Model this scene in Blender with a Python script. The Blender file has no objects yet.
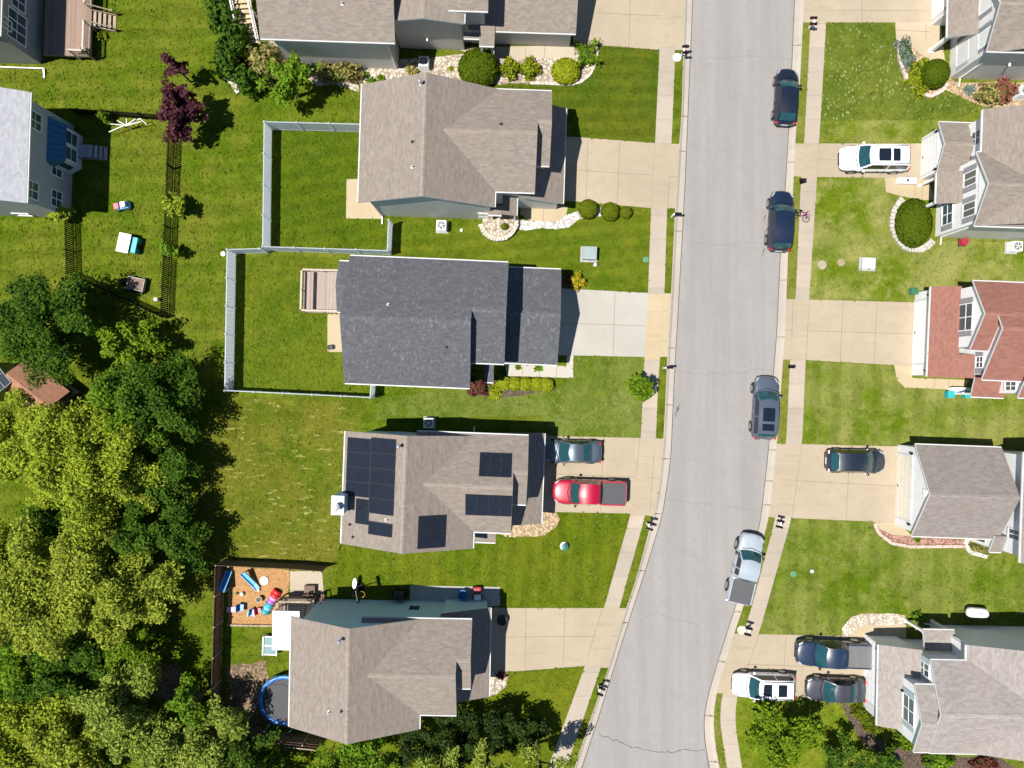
import bpy, math, random
import numpy as np
from mathutils import Vector, Matrix
R = math.radians
scene = bpy.context.scene
COL = scene.collection
CAM_H = 57.0          # drone height in metres
F_PX = 711.0          # focal length of the drone camera in pixels of a 1024 wide frame
PXM = F_PX / CAM_H    # plan pixels per metre on the ground
SX, SY = 0.42, 0.125   # ground shadow of a 1 m pole: metres to the east and north

def W(px, py, h=0.0):
    """plan position (metres) of a survey point read off the aerial photo at height h"""
    k = (CAM_H - h) / F_PX
    return ((px - 512) * k, (384 - py) * k)

# ------------------------------------------------------------------ materials
MATS = {}
def newmat(name):
    m = bpy.data.materials.new(name); m.use_nodes = True
    nt = m.node_tree
    b = nt.nodes['Principled BSDF']
    return m, nt, b
def N(nt, t, **kw):
    n = nt.nodes.new(t)
    for k, v in kw.items():
        if k in n.inputs: n.inputs[k].default_value = v
        else: setattr(n, k, v)
    return n
def L(nt, a, b): nt.links.new(a, b)
def c4(c): return (c[0], c[1], c[2], 1)
def mixc(nt, fac, a, b, mode='MIX'):
    n = nt.nodes.new('ShaderNodeMix'); n.data_type = 'RGBA'; n.blend_type = mode
    for sock, v in ((n.inputs[0], fac), (n.inputs[6], a), (n.inputs[7], b)):
        if hasattr(v, 'is_output'): L(nt, v, sock)
        elif isinstance(v, (int, float)): sock.default_value = v
        else: sock.default_value = c4(v)
    return n.outputs[2]
def ramp(nt, fac, p0, p1, v0=0., v1=1.):
    n = nt.nodes.new('ShaderNodeMapRange'); n.inputs[1].default_value = p0; n.inputs[2].default_value = p1
    n.inputs[3].default_value = v0; n.inputs[4].default_value = v1
    L(nt, fac, n.inputs[0]); return n.outputs[0]
def noise(nt, vec, scale, detail=4., rough=.6, dist=0.):
    n = N(nt, 'ShaderNodeTexNoise', Scale=scale, Detail=detail, Roughness=rough, Distortion=dist)
    L(nt, vec, n.inputs['Vector']); return n.outputs[0]
def coords(nt, scale=(1, 1, 1), rot=0.):
    t = N(nt, 'ShaderNodeTexCoord'); m = N(nt, 'ShaderNodeMapping')
    m.inputs['Scale'].default_value = scale; m.inputs['Rotation'].default_value = (0, 0, rot)
    L(nt, t.outputs['Object'], m.inputs['Vector']); return m.outputs[0]
def bump(nt, b, h, strength, dist=.02):
    n = N(nt, 'ShaderNodeBump', Strength=strength, Distance=dist); L(nt, h, n.inputs['Height']); L(nt, n.outputs[0], b.inputs['Normal'])

def plain(name, col, rough=.6, metal=0., coat=0., spec=.5, vary=.12, scale=3.):
    if name in MATS: return MATS[name]
    m, nt, b = newmat(name)
    v = coords(nt); n = noise(nt, v, scale, 5, .65)
    L(nt, mixc(nt, ramp(nt, n, .3, .7), [c * (1 - vary) for c in col], [min(1, c * (1 + vary)) for c in col]), b.inputs['Base Color'])
    b.inputs['Roughness'].default_value = rough; b.inputs['Metallic'].default_value = metal
    b.inputs['Coat Weight'].default_value = coat; b.inputs['Coat Roughness'].default_value = .05
    b.inputs['Specular IOR Level'].default_value = spec
    MATS[name] = m; return m

def shingles(name, col, axis, blotch=.35, streak=.5, dark=.62, dapple=0.):
    key = name + axis
    if key in MATS: return MATS[key]
    m, nt, b = newmat(key)
    rot = 0. if axis == 'x' else R(90)
    t = N(nt, 'ShaderNodeTexCoord'); mp = N(nt, 'ShaderNodeMapping'); mp.inputs['Rotation'].default_value = (0, 0, rot)
    L(nt, t.outputs['Object'], mp.inputs['Vector']); v = mp.outputs[0]
    br = N(nt, 'ShaderNodeTexBrick'); br.offset = .5
    for k, x in (('Scale', 1.), ('Mortar Size', .006), ('Brick Width', .34), ('Row Height', .15), ('Mortar Smooth', .4)): br.inputs[k].default_value = x
    br.inputs['Color1'].default_value = (0, 0, 0, 1); br.inputs['Color2'].default_value = (1, 1, 1, 1); br.inputs['Mortar'].default_value = (.2, .2, .2, 1)
    L(nt, v, br.inputs['Vector'])
    mp2 = N(nt, 'ShaderNodeMapping'); mp2.inputs['Scale'].default_value = (1.1, 5.2, 1.1); L(nt, v, mp2.inputs['Vector'])
    st = noise(nt, mp2.outputs[0], 1.3, 6, .7)
    bl = noise(nt, v, .35, 4, .6); fi = noise(nt, v, 5.5, 4, .75)
    lo = [c * dark for c in col]; hi = [min(1, c * 1.42) for c in col]
    f = N(nt, 'ShaderNodeMath', operation='MULTIPLY_ADD'); L(nt, ramp(nt, st, .25, .75), f.inputs[0]); f.inputs[1].default_value = streak
    g = N(nt, 'ShaderNodeMath', operation='MULTIPLY'); L(nt, br.outputs['Color'], g.inputs[0]); g.inputs[1].default_value = .30; L(nt, g.outputs[0], f.inputs[2])
    h = N(nt, 'ShaderNodeMath', operation='MULTIPLY_ADD'); L(nt, ramp(nt, fi, .3, .7), h.inputs[0]); h.inputs[1].default_value = .25; L(nt, f.outputs[0], h.inputs[2])
    col0 = mixc(nt, h.outputs[0], lo, hi)
    wn = [col[0] * 1.08, col[1] * .96, col[2] * .88]
    if dapple:
        dv = coords(nt, (1., .45, 1.), R(-50)); dn = noise(nt, dv, 5.5, 3, .6, .3); dk = noise(nt, v, .9, 3, .6)
        q = N(nt, 'ShaderNodeMath', operation='MULTIPLY'); L(nt, ramp(nt, dn, .56, .64), q.inputs[0]); L(nt, ramp(nt, dk, .38, .6, .35, 1.), q.inputs[1])
        q2 = N(nt, 'ShaderNodeMath', operation='MULTIPLY'); L(nt, q.outputs[0], q2.inputs[0]); q2.inputs[1].default_value = dapple
        col0 = mixc(nt, q2.outputs[0], col0, [x * 2.1 for x in col])
    L(nt, mixc(nt, ramp(nt, bl, .35, .7, 0, blotch), col0, wn), b.inputs['Base Color'])
    b.inputs['Roughness'].default_value = .92; b.inputs['Specular IOR Level'].default_value = .25
    bump(nt, b, h.outputs[0], .35, .02)
    MATS[key] = m; return m

def siding(name, col):
    if name in MATS: return MATS[name]
    m, nt, b = newmat(name)
    t = N(nt, 'ShaderNodeTexCoord'); s = N(nt, 'ShaderNodeSeparateXYZ'); L(nt, t.outputs['Object'], s.inputs[0])
    f = N(nt, 'ShaderNodeMath', operation='MULTIPLY'); L(nt, s.outputs[2], f.inputs[0]); f.inputs[1].default_value = 1 / .17
    fr = N(nt, 'ShaderNodeMath', operation='FRACT'); L(nt, f.outputs[0], fr.inputs[0])
    n = noise(nt, t.outputs['Object'], 1.2, 5, .6)
    c = mixc(nt, ramp(nt, n, .3, .7), [x * .93 for x in col], [min(.9, x * 1.05) for x in col])
    c = mixc(nt, ramp(nt, fr.outputs[0], .0, .10, .35, 0.), c, [x * .6 for x in col])
    L(nt, c, b.inputs['Base Color']); b.inputs['Roughness'].default_value = .55; b.inputs['Specular IOR Level'].default_value = .3
    bump(nt, b, fr.outputs[0], .5, .02)
    MATS[name] = m; return m

def concrete(name, col, stain=.25):
    if name in MATS: return MATS[name]
    m, nt, b = newmat(name); v = coords(nt)
    a = noise(nt, v, .22, 5, .6, .4); d = noise(nt, v, 1.6, 6, .7, .3); e = noise(nt, v, 9., 3, .8)
    c = mixc(nt, ramp(nt, a, .3, .7), [x * .90 for x in col], [min(.9, x * 1.08) for x in col])
    c = mixc(nt, ramp(nt, d, .5, .75, 0, stain), c, [col[0] * .62, col[1] * .60, col[2] * .58])
    f = noise(nt, coords(nt, (.18, 1., 1.)), .9, 5, .7, .5); c = mixc(nt, ramp(nt, f, .54, .74, 0, stain), c, [col[0] * .70, col[1] * .68, col[2] * .66])
    c = mixc(nt, ramp(nt, e, .3, .7, 0, .22), c, [col[0] * .75, col[1] * .74, col[2] * .72])
    L(nt, c, b.inputs['Base Color']); b.inputs['Roughness'].default_value = .85; b.inputs['Specular IOR Level'].default_value = .3
    bump(nt, b, e, .25, .01); MATS[name] = m; return m

def asphalt(name, col):
    m, nt, b = newmat(name); v = coords(nt); vs = coords(nt, (1., .06, 1.))
    a = noise(nt, vs, .9, 4, .6); d = noise(nt, v, .5, 6, .65, .6); e = noise(nt, v, 7., 5, .85); g = noise(nt, v, 20., 2, .9)
    c = mixc(nt, ramp(nt, a, .35, .65), [x * .88 for x in col], [x * 1.07 for x in col])
    c = mixc(nt, ramp(nt, d, .50, .75, 0, .5), c, [x * .78 for x in col])
    c = mixc(nt, ramp(nt, e, .35, .7, 0, .8), c, [x * .76 for x in col])
    c = mixc(nt, ramp(nt, g, .55, .8, 0, .4), c, [x * 1.35 for x in col])
    L(nt, c, b.inputs['Base Color']); b.inputs['Roughness'].default_value = .9; b.inputs['Specular IOR Level'].default_value = .25
    bump(nt, b, e, .4, .015); MATS[name] = m; return m

def lawnmat(name, c1, c2, c3, spots=0., stripe=None, sw=1.1, patch=.5, lines=None):
    """c1/c2 blades, c3 dry patches; spots = pale clover heads, stripe = mowing direction, lines = clippings left in rows"""
    if name in MATS: return MATS[name]
    m, nt, b = newmat(name); v = coords(nt)
    n1 = noise(nt, v, 2.2, 6, .75, .4); n2 = noise(nt, v, .16, 4, .6, .6); n3 = noise(nt, v, 9., 4, .8); n4 = noise(nt, v, .6, 5, .7)
    c = mixc(nt, ramp(nt, n1, .33, .67), c1, c2)
    c = mixc(nt, ramp(nt, n2, .40, .62, 0, patch), c, c3)
    c = mixc(nt, ramp(nt, n4, .48, .66, 0, patch), c, [x * 1.12 for x in c3])
    c = mixc(nt, ramp(nt, n3, .34, .54, .32, 0.), c, [x * .45 for x in c1])
    n5 = noise(nt, v, .9, 6, .75, .8)
    c = mixc(nt, ramp(nt, n5, .52, .66, 0., .45), c, [c2[0] * 1.35, c2[1] * 1.22, c2[2] * 1.2]); c = mixc(nt, ramp(nt, n5, .47, .36, 0., .45), c, [x * .62 for x in c1])
    c = mixc(nt, ramp(nt, n3, .56, .78, 0., .28), c, [min(1, x * 1.7) for x in c2])
    if stripe is not None:
        vv = coords(nt, (1, 1, 1), stripe); w = N(nt, 'ShaderNodeTexWave', Scale=.30 / sw, Distortion=1.2, Detail=2.); L(nt, vv, w.inputs['Vector'])
        c = mixc(nt, ramp(nt, w.outputs['Fac'], .3, .7, 0, .22), c, [x * .5 for x in c1])
    if lines is not None:
        vv = coords(nt, (.22, 1, 1), lines); l = noise(nt, vv, 3.4, 3, .6, .2)
        k = noise(nt, v, 3.5, 4, .8)
        q = N(nt, 'ShaderNodeMath', operation='MULTIPLY'); L(nt, ramp(nt, l, .585, .66), q.inputs[0]); L(nt, ramp(nt, k, .42, .62), q.inputs[1])
        c = mixc(nt, q.outputs[0], c, (.34, .30, .10))
    if spots:
        vo = N(nt, 'ShaderNodeTexVoronoi', Scale=4.2); L(nt, coords(nt, (1., .6, 1.), R(25)), vo.inputs['Vector'])
        k = noise(nt, v, .35, 5, .7)
        q = N(nt, 'ShaderNodeMath', operation='MULTIPLY'); L(nt, ramp(nt, vo.outputs['Distance'], .36, .16), q.inputs[0]); L(nt, ramp(nt, k, .42, .60, 0, spots), q.inputs[1])
        c = mixc(nt, q.outputs[0], c, (.27, .29, .12))
    L(nt, c, b.inputs['Base Color']); b.inputs['Roughness'].default_value = .95; b.inputs['Specular IOR Level'].default_value = .02
    bump(nt, b, n3, .7, .05); MATS[name] = m; return m

def leafmat(name, c1, c2, trans=.34, spec=.12):
    if name in MATS: return MATS[name]
    m, nt, b = newmat(name)
    g = N(nt, 'ShaderNodeNewGeometry'); v = coords(nt); n = noise(nt, v, .7, 3, .6)
    c = mixc(nt, g.outputs['Random Per Island'], c1, c2)
    c = mixc(nt, ramp(nt, n, .4, .65, 0, .4), c, [c2[0] * 1.15, c2[1] * 1.08, c2[2] * .9])
    L(nt, c, b.inputs['Base Color']); b.inputs['Roughness'].default_value = .65; b.inputs['Specular IOR Level'].default_value = spec
    tr = N(nt, 'ShaderNodeBsdfTranslucent'); L(nt, c, tr.inputs['Color'])
    mx = N(nt, 'ShaderNodeMixShader'); mx.inputs[0].default_value = trans
    L(nt, b.outputs[0], mx.inputs[1]); L(nt, tr.outputs[0], mx.inputs[2])
    L(nt, mx.outputs[0], nt.nodes['Material Output'].inputs['Surface']); MATS[name] = m; return m

def pebbles(name, cols, scale=9.):
    if name in MATS: return MATS[name]
    m, nt, b = newmat(name); v = coords(nt)
    vo = N(nt, 'ShaderNodeTexVoronoi', Scale=scale); L(nt, v, vo.inputs['Vector'])
    s = N(nt, 'ShaderNodeSeparateColor'); L(nt, vo.outputs['Color'], s.inputs[0])
    c = mixc(nt, s.outputs[0], cols[0], cols[1]); c = mixc(nt, ramp(nt, s.outputs[1], .6, .9), c, cols[2])
    n = noise(nt, v, .8, 4, .6); c = mixc(nt, ramp(nt, n, .5, .75, 0, .4), c, [x * .55 for x in cols[0]])
    c = mixc(nt, ramp(nt, vo.outputs['Distance'], .40, .62, 0, .7), c, [x * .35 for x in cols[0]])
    L(nt, c, b.inputs['Base Color']); b.inputs['Roughness'].default_value = .8
    bump(nt, b, vo.outputs['Distance'], -.8, .04); MATS[name] = m; return m

def planks(name, col, axis='x', width=.14):
    key = name + axis
    if key in MATS: return MATS[key]
    m, nt, b = newmat(key)
    t = N(nt, 'ShaderNodeTexCoord'); s = N(nt, 'ShaderNodeSeparateXYZ'); L(nt, t.outputs['Object'], s.inputs[0])
    f = N(nt, 'ShaderNodeMath', operation='MULTIPLY'); L(nt, s.outputs[1 if axis == 'x' else 0], f.inputs[0]); f.inputs[1].default_value = 1 / width
    fr = N(nt, 'ShaderNodeMath', operation='FRACT'); L(nt, f.outputs[0], fr.inputs[0])
    fl = N(nt, 'ShaderNodeMath', operation='FLOOR'); L(nt, f.outputs[0], fl.inputs[0])
    wn = N(nt, 'ShaderNodeTexWhiteNoise', noise_dimensions='1D'); L(nt, fl.outputs[0], wn.inputs['W'])
    n = noise(nt, t.outputs['Object'], 3., 5, .7)
    c = mixc(nt, wn.outputs['Value'], [x * .8 for x in col], [x * 1.15 for x in col])
    c = mixc(nt, ramp(nt, n, .4, .7, 0, .4), c, [x * .7 for x in col])
    c = mixc(nt, ramp(nt, fr.outputs[0], 0., .12, .8, 0.), c, [x * .25 for x in col])
    L(nt, c, b.inputs['Base Color']); b.inputs['Roughness'].default_value = .75; MATS[key] = m; return m

def paint(name, col, metal=.0, rough=.35):
    if name in MATS: return MATS[name]
    m, nt, b = newmat(name); v = coords(nt); n = noise(nt, v, 1.5, 4, .6)
    L(nt, mixc(nt, ramp(nt, n, .3, .7), [c * .94 for c in col], [min(1, c * 1.04) for c in col]), b.inputs['Base Color'])
    b.inputs['Metallic'].default_value = metal; b.inputs['Roughness'].default_value = rough
    b.inputs['Coat Weight'].default_value = 1.; b.inputs['Coat Roughness'].default_value = .04; MATS[name] = m; return m

# ------------------------------------------------------------------ mesh building
class MB:
    def __init__(s): s.v = []; s.f = []; s.m = []
    def add(s, vs, fs, mi=0):
        o = len(s.v); s.v += [tuple(p) for p in vs]; s.f += [tuple(i + o for i in f) for f in fs]; s.m += [mi] * len(fs); return s
    def box(s, x0, x1, y0, y1, z0, z1, mi=0):
        return s.add([(x0, y0, z0), (x1, y0, z0), (x1, y1, z0), (x0, y1, z0), (x0, y0, z1), (x1, y0, z1), (x1, y1, z1), (x0, y1, z1)],
              [(0, 3, 2, 1), (4, 5, 6, 7), (0, 1, 5, 4), (1, 2, 6, 5), (2, 3, 7, 6), (3, 0, 4, 7)], mi)
    def bar(s, p, q, w, h, mi=0):
        """rectangular bar from p to q, w wide, h deep"""
        p = Vector(p); q = Vector(q); d = (q - p).normalized()
        up = Vector((0, 0, 1)) if abs(d.z) < .95 else Vector((1, 0, 0))
        sd = d.cross(up).normalized() * w / 2; u = sd.cross(d).normalized() * h / 2
        vs = [p - sd - u, p + sd - u, p + sd + u, p - sd + u, q - sd - u, q + sd - u, q + sd + u, q - sd + u]
        return s.add(vs, [(0, 1, 2, 3), (7, 6, 5, 4), (0, 4, 5, 1), (1, 5, 6, 2), (2, 6, 7, 3), (3, 7, 4, 0)], mi)
    def upright(s, c, d, z0, z1, w, t, mi=0):
        """upright board at c = (x, y): w wide along direction d, t thick"""
        l = math.hypot(*d); ux, uy = d[0] / l * w / 2, d[1] / l * w / 2; nx, ny = -d[1] / l * t / 2, d[0] / l * t / 2
        return s.prism([(c[0] - ux - nx, c[1] - uy - ny), (c[0] + ux - nx, c[1] + uy - ny), (c[0] + ux + nx, c[1] + uy + ny), (c[0] - ux + nx, c[1] - uy + ny)], z0, z1, mi)
    def tube(s, p, q, r0, r1=None, n=8, mi=0, caps=True):
        r1 = r0 if r1 is None else r1
        p = Vector(p); q = Vector(q); d = (q - p).normalized()
        a = d.orthogonal().normalized(); b = d.cross(a)
        vs = []
        for c, r in ((p, r0), (q, r1)):
            for i in range(n):
                t = 2 * math.pi * i / n; vs.append(c + a * math.cos(t) * r + b * math.sin(t) * r)
        fs = [(i, (i + 1) % n, n + (i + 1) % n, n + i) for i in range(n)]
        if caps: fs += [tuple(range(n))[::-1], tuple(range(n, 2 * n))]
        return s.add(vs, fs, mi)
    def lathe(s, prof, n=16, c=(0, 0, 0), mi=0):
        vs = []; fs = []
        for r, z in prof:
            for i in range(n):
                t = 2 * math.pi * i / n; vs.append((c[0] + r * math.cos(t), c[1] + r * math.sin(t), c[2] + z))
        for j in range(len(prof) - 1):
            for i in range(n): fs.append((j * n + i, j * n + (i + 1) % n, (j + 1) * n + (i + 1) % n, (j + 1) * n + i))
        fs += [tuple(range(n))[::-1], tuple(range((len(prof) - 1) * n, len(prof) * n))]
        return s.add(vs, fs, mi)
    def prism(s, poly, z0, z1, mi=0, mtop=None):
        n = len(poly); vs = [(x, y, z0) for x, y in poly] + [(x, y, z1) for x, y in poly]
        s.add(vs, [(i, (i + 1) % n, n + (i + 1) % n, n + i) for i in range(n)] + [tuple(range(n))[::-1]], mi)
        return s.add([(x, y, z1) for x, y in poly], [tuple(range(n))], mi if mtop is None else mtop)
    def ext(s, sec, axis, a, b, mi=0, mside=None):
        """extrude a cross-section [(t,z)] along axis 'x' or 'y' from a to b"""
        n = len(sec)
        P = (lambda u, t, z: (u, t, z)) if axis == 'x' else (lambda u, t, z: (t, u, z))
        vs = [P(a, t, z) for t, z in sec] + [P(b, t, z) for t, z in sec]
        fs = [(i, (i + 1) % n, n + (i + 1) % n, n + i) for i in range(n)]
        s.add(vs, fs, mi)
        return s.add(vs, [tuple(range(n))[::-1], tuple(range(n, 2 * n))], mi if mside is None else mside)
    def sheet(s, poly, z, mi=0):
        a = sum(poly[i][0] * poly[(i + 1) % len(poly)][1] - poly[(i + 1) % len(poly)][0] * poly[i][1] for i in range(len(poly)))
        if a < 0: poly = poly[::-1]
        return s.add([(x, y, z) for x, y in poly], [tuple(range(len(poly)))], mi)
    def line(s, p, q, w, z, mi=0):
        dx, dy = q[0] - p[0], q[1] - p[1]; l = math.hypot(dx, dy) or 1; nx, ny = -dy / l * w / 2, dx / l * w / 2
        return s.sheet([(p[0] + nx, p[1] + ny), (p[0] - nx, p[1] - ny), (q[0] - nx, q[1] - ny), (q[0] + nx, q[1] + ny)], z, mi)
    def build(s, name, mats, parent=None, smooth=False, loc=None, rot=0., fix=True):
        me = bpy.data.meshes.new(name); me.from_pydata(s.v, [], s.f)
        if not isinstance(mats, (list, tuple)): mats = [mats]
        for m in mats: me.materials.append(m)
        me.polygons.foreach_set('material_index', s.m)
        if fix:
            import bmesh
            bm = bmesh.new(); bm.from_mesh(me); bmesh.ops.recalc_face_normals(bm, faces=bm.faces); bm.to_mesh(me); bm.free()
        if smooth: me.polygons.foreach_set('use_smooth', [True] * len(me.polygons))
        me.update()
        o = bpy.data.objects.new(name, me); COL.objects.link(o)
        if parent is not None: o.parent = parent
        if loc is not None: o.location = loc
        if rot: o.rotation_euler.z = rot
        return o
def bevel(o, w, seg=2):
    m = o.modifiers.new('bevel', 'BEVEL'); m.width = w; m.segments = seg; m.limit_method = 'ANGLE'; m.angle_limit = R(35); return o
def subsurf(o, n=2):
    m = o.modifiers.new('sub', 'SUBSURF'); m.levels = n; m.render_levels = n; return o

def tag(o, label, cat, group=None):
    o['label'] = label; o['category'] = cat
    if group: o['group'] = group
    return o
def thing(name, label, cat, loc=(0, 0, 0), rot=0., group=None):
    o = bpy.data.objects.new(name, None); COL.objects.link(o); o.empty_display_size = .3
    o.location = (loc[0], loc[1], loc[2] if len(loc) > 2 else 0); o.rotation_euler.z = rot
    return tag(o, label, cat, group)
def struct(o): o['kind'] = 'structure'; return o
def stuff(o): o['kind'] = 'stuff'; return o
def copy_tree(o, parent=None):
    c = o.copy(); COL.objects.link(c)
    if parent is not None: c.parent = parent
    for ch in list(o.children): copy_tree(ch, c)
    return c

def vinylmat():
    m, nt, b = newmat('white vinyl fence'); v = coords(nt); n = noise(nt, v, 2., 4, .6)
    c = mixc(nt, ramp(nt, n, .3, .7), (.83, .87, .90), (.87, .90, .93)); L(nt, c, b.inputs['Base Color']); b.inputs['Roughness'].default_value = .4
    tr = N(nt, 'ShaderNodeBsdfTranslucent'); L(nt, c, tr.inputs['Color']); mx = N(nt, 'ShaderNodeMixShader'); mx.inputs[0].default_value = .72
    L(nt, b.outputs[0], mx.inputs[1]); L(nt, tr.outputs[0], mx.inputs[2]); L(nt, mx.outputs[0], nt.nodes['Material Output'].inputs['Surface']); return m
def solarmat():
    m, nt, b = newmat('solar cells'); v = coords(nt)
    br = N(nt, 'ShaderNodeTexBrick'); br.offset = 0.
    for k, x in (('Scale', 1.), ('Mortar Size', .006), ('Brick Width', .165), ('Row Height', .165)): br.inputs[k].default_value = x
    br.inputs['Color1'].default_value = (.010, .013, .021, 1); br.inputs['Color2'].default_value = (.014, .018, .027, 1); br.inputs['Mortar'].default_value = (.022, .025, .032, 1)
    L(nt, v, br.inputs['Vector']); n = noise(nt, v, .5, 3, .6); L(nt, mixc(nt, ramp(nt, n, .4, .7, 0, .5), br.outputs['Color'], (.014, .017, .025)), b.inputs['Base Color'])
    b.inputs['Roughness'].default_value = .18; b.inputs['Specular IOR Level'].default_value = .35; return m
M = dict(vinyl=vinylmat(),
    white=plain('white vinyl', (.80, .80, .79), .4, vary=.04), trim=plain('white trim', (.62, .63, .64), .45, vary=.05),
    gutter=plain('off white gutter', (.50, .50, .49), .5, vary=.06), cream=plain('cream paint', (.70, .66, .55), .5, vary=.05),
    black=plain('black metal', (.008, .008, .009), .75, spec=.15), dark=plain('dark plastic', (.02, .02, .022), .6),
    grey=plain('grey metal', (.30, .31, .32), .5), lgrey=plain('light grey metal', (.46, .47, .48), .45),
    acgrey=plain('air conditioner metal', (.60, .61, .60), .5), acdark=plain('fan grille', (.10, .10, .11), .6),
    steel=plain('galvanised steel', (.62, .63, .65), .35, .8),
    wood=planks('weathered deck wood', (.30, .235, .20), 'x'), woody=planks('weathered deck wood', (.30, .235, .20), 'y'),
    fence_wood=planks('old fence boards', (.12, .075, .045), 'y', .15), fence_woodx=planks('old fence boards x', (.12, .075, .045), 'x', .15),
    timber=plain('garden timber', (.30, .24, .17), .8, vary=.3), bark=plain('bark', (.09, .065, .045), .9, vary=.35, scale=8.),
    rubber=plain('tyre rubber', (.018, .018, .018), .8), chrome=plain('chrome', (.62, .63, .64), .2, .9),
    rim=plain('alloy rim', (.45, .46, .47), .35, .8),
    glass=plain('window glass', (.05, .085, .10), .06, 0, spec=.9, vary=.3, scale=.9), blind=plain('window with pale blind', (.11, .12, .11), .15, spec=.6, vary=.1),
    carglass=plain('car glass', (.012, .055, .062), .05, 0, spec=.9, vary=.15), carglassd=plain('dark car glass', (.008, .012, .02), .06, 0, spec=.8),
    shutter=plain('grey blue shutter', (.17, .19, .24), .6), shutterg=plain('grey shutter', (.24, .235, .25), .6), shuttert=plain('pale teal shutter', (.28, .36, .37), .6),
    red=plain('red plastic', (.55, .02, .03), .4), blue=plain('blue plastic', (.03, .17, .45), .4), lblue=plain('light blue plastic', (.16, .45, .72), .4),
    teal=plain('teal plastic', (.02, .32, .34), .4), pink=plain('pink plastic', (.72, .26, .48), .4), purple=plain('purple plastic', (.36, .12, .50), .4),
    green=plain('green plastic', (.07, .21, .11), .5), orange=plain('orange plastic', (.65, .28, .04), .4), tan=plain('tan fabric', (.42, .34, .24), .8),
    solar=solarmat(),
    solar_plain=plain('solar cells', (.016, .020, .030), .2, 0, spec=.5, vary=.2, scale=.6), alu=plain('aluminium rail', (.35, .37, .40), .4, .5),
    headlight=plain('headlight lens', (.34, .36, .38), .12, spec=.8), taillight=plain('tail light lens', (.42, .012, .016), .15, spec=.8),
    mesh=plain('trampoline mat', (.06, .06, .07), .7), stone=plain('pale edging stone', (.46, .41, .34), .85, vary=.3, scale=5.),
    brick=plain('red brick edging', (.33, .15, .11), .85, vary=.35, scale=6.), concgrey=concrete('grey slab', (.34, .33, .31)),
    utility=plain('grey green utility steel', (.22, .275, .28), .5), seam=plain('dark joint', (.19, .155, .11), .9), crack=plain('tar crack', (.085, .08, .075), .9, vary=.4, scale=3.),  # seam draws slab joints as thin darker lines
    curtain=plain('pale porch floor', (.45, .40, .33), .8))
# ------------------------------------------------------------------ terrain, road, pavements
def P(pts, h=0.): return [W(x, y, h) for x, y in pts]
def interp(pl, ys):
    xs = [p[0] for p in pl]; yy = [p[1] for p in pl]
    return [(float(np.interp(y, yy, xs)), y) for y in ys]
def smoothline(pl, y0, y1, step=6.):
    ys = np.arange(y0, y1 + .1, step); x = np.array([p[0] for p in interp(pl, ys)])
    for _ in range(5):
        x[1:-1] = .25 * x[:-2] + .5 * x[1:-1] + .25 * x[2:]
    return list(zip(x.tolist(), ys.tolist()))
def ext_line(pl, a, b):
    (x0, y0), (x1, y1) = pl[0], pl[1]; (x2, y2), (x3, y3) = pl[-2], pl[-1]
    return [(x0 + (x1 - x0) * (a - y0) / (y1 - y0), a)] + pl + [(x3 + (x3 - x2) * (b - y3) / (y3 - y2), b)]
Y0, Y1 = -600, 1300
rw = ext_line([(693, 0), (685, 192), (674.5, 380), (671, 460), (663, 515), (644, 576), (629.5, 620), (613, 672), (596.5, 725), (582, 768)], Y0, Y1)
gw = ext_line([(684.5, 0), (681.5, 115), (679, 144), (675, 208), (671, 293), (667.5, 350), (666, 384), (663.5, 438), (657, 500), (637, 576), (626, 608), (608, 670), (588, 725), (574.5, 768)], Y0, Y1)
re_ = ext_line([(795, 0), (791, 96), (785.5, 192), (781, 250), (777, 337), (773.5, 376), (769, 450), (760.5, 525), (736.5, 605), (718, 662), (706.5, 703), (704, 720), (704.5, 738), (709.5, 768)], Y0, Y1)
ge = ext_line([(804, 0), (800, 80), (795, 144), (793, 192), (788, 250), (785, 337), (783, 360), (778, 430), (769, 518), (743, 608), (738, 621), (716, 693), (713, 718), (714.5, 740), (719.5, 768)], Y0, Y1)
sw_o = ext_line([(676, 0), (674.8, 65), (671.5, 143), (667, 208), (664.5, 293), (660, 357), (658, 384), (656, 438), (646, 513), (628, 576), (619.5, 608), (601, 667), (566, 768)], Y0, Y1)
sw_i = ext_line([(661, 0), (659.5, 50), (655, 143), (651, 208), (648, 293), (644.5, 357), (643, 384), (641, 438), (631, 513), (613, 576), (604, 608), (584.5, 667), (548, 768)], Y0, Y1)
se_o = ext_line([(811.5, 0), (810.5, 23), (804, 143), (801, 177), (795.5, 299), (790, 360), (786, 444), (775, 520), (748, 620), (727, 675), (721, 700), (719.5, 720), (727, 768)], Y0, Y1)
se_i = ext_line([(827, 0), (826, 23), (819, 143), (817, 177), (809, 299), (805.5, 360), (802, 444), (791.6, 518), (759, 633), (742, 675), (737, 695), (734.5, 720), (742, 768)], Y0, Y1)
LN = {k: smoothline(v, Y0, Y1) for k, v in dict(rw=rw, gw=gw, re=re_, ge=ge, swo=sw_o, swi=sw_i, seo=se_o, sei=se_i).items()}
def lx(k, y): return interp(LN[k], [y])[0][0]

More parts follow.
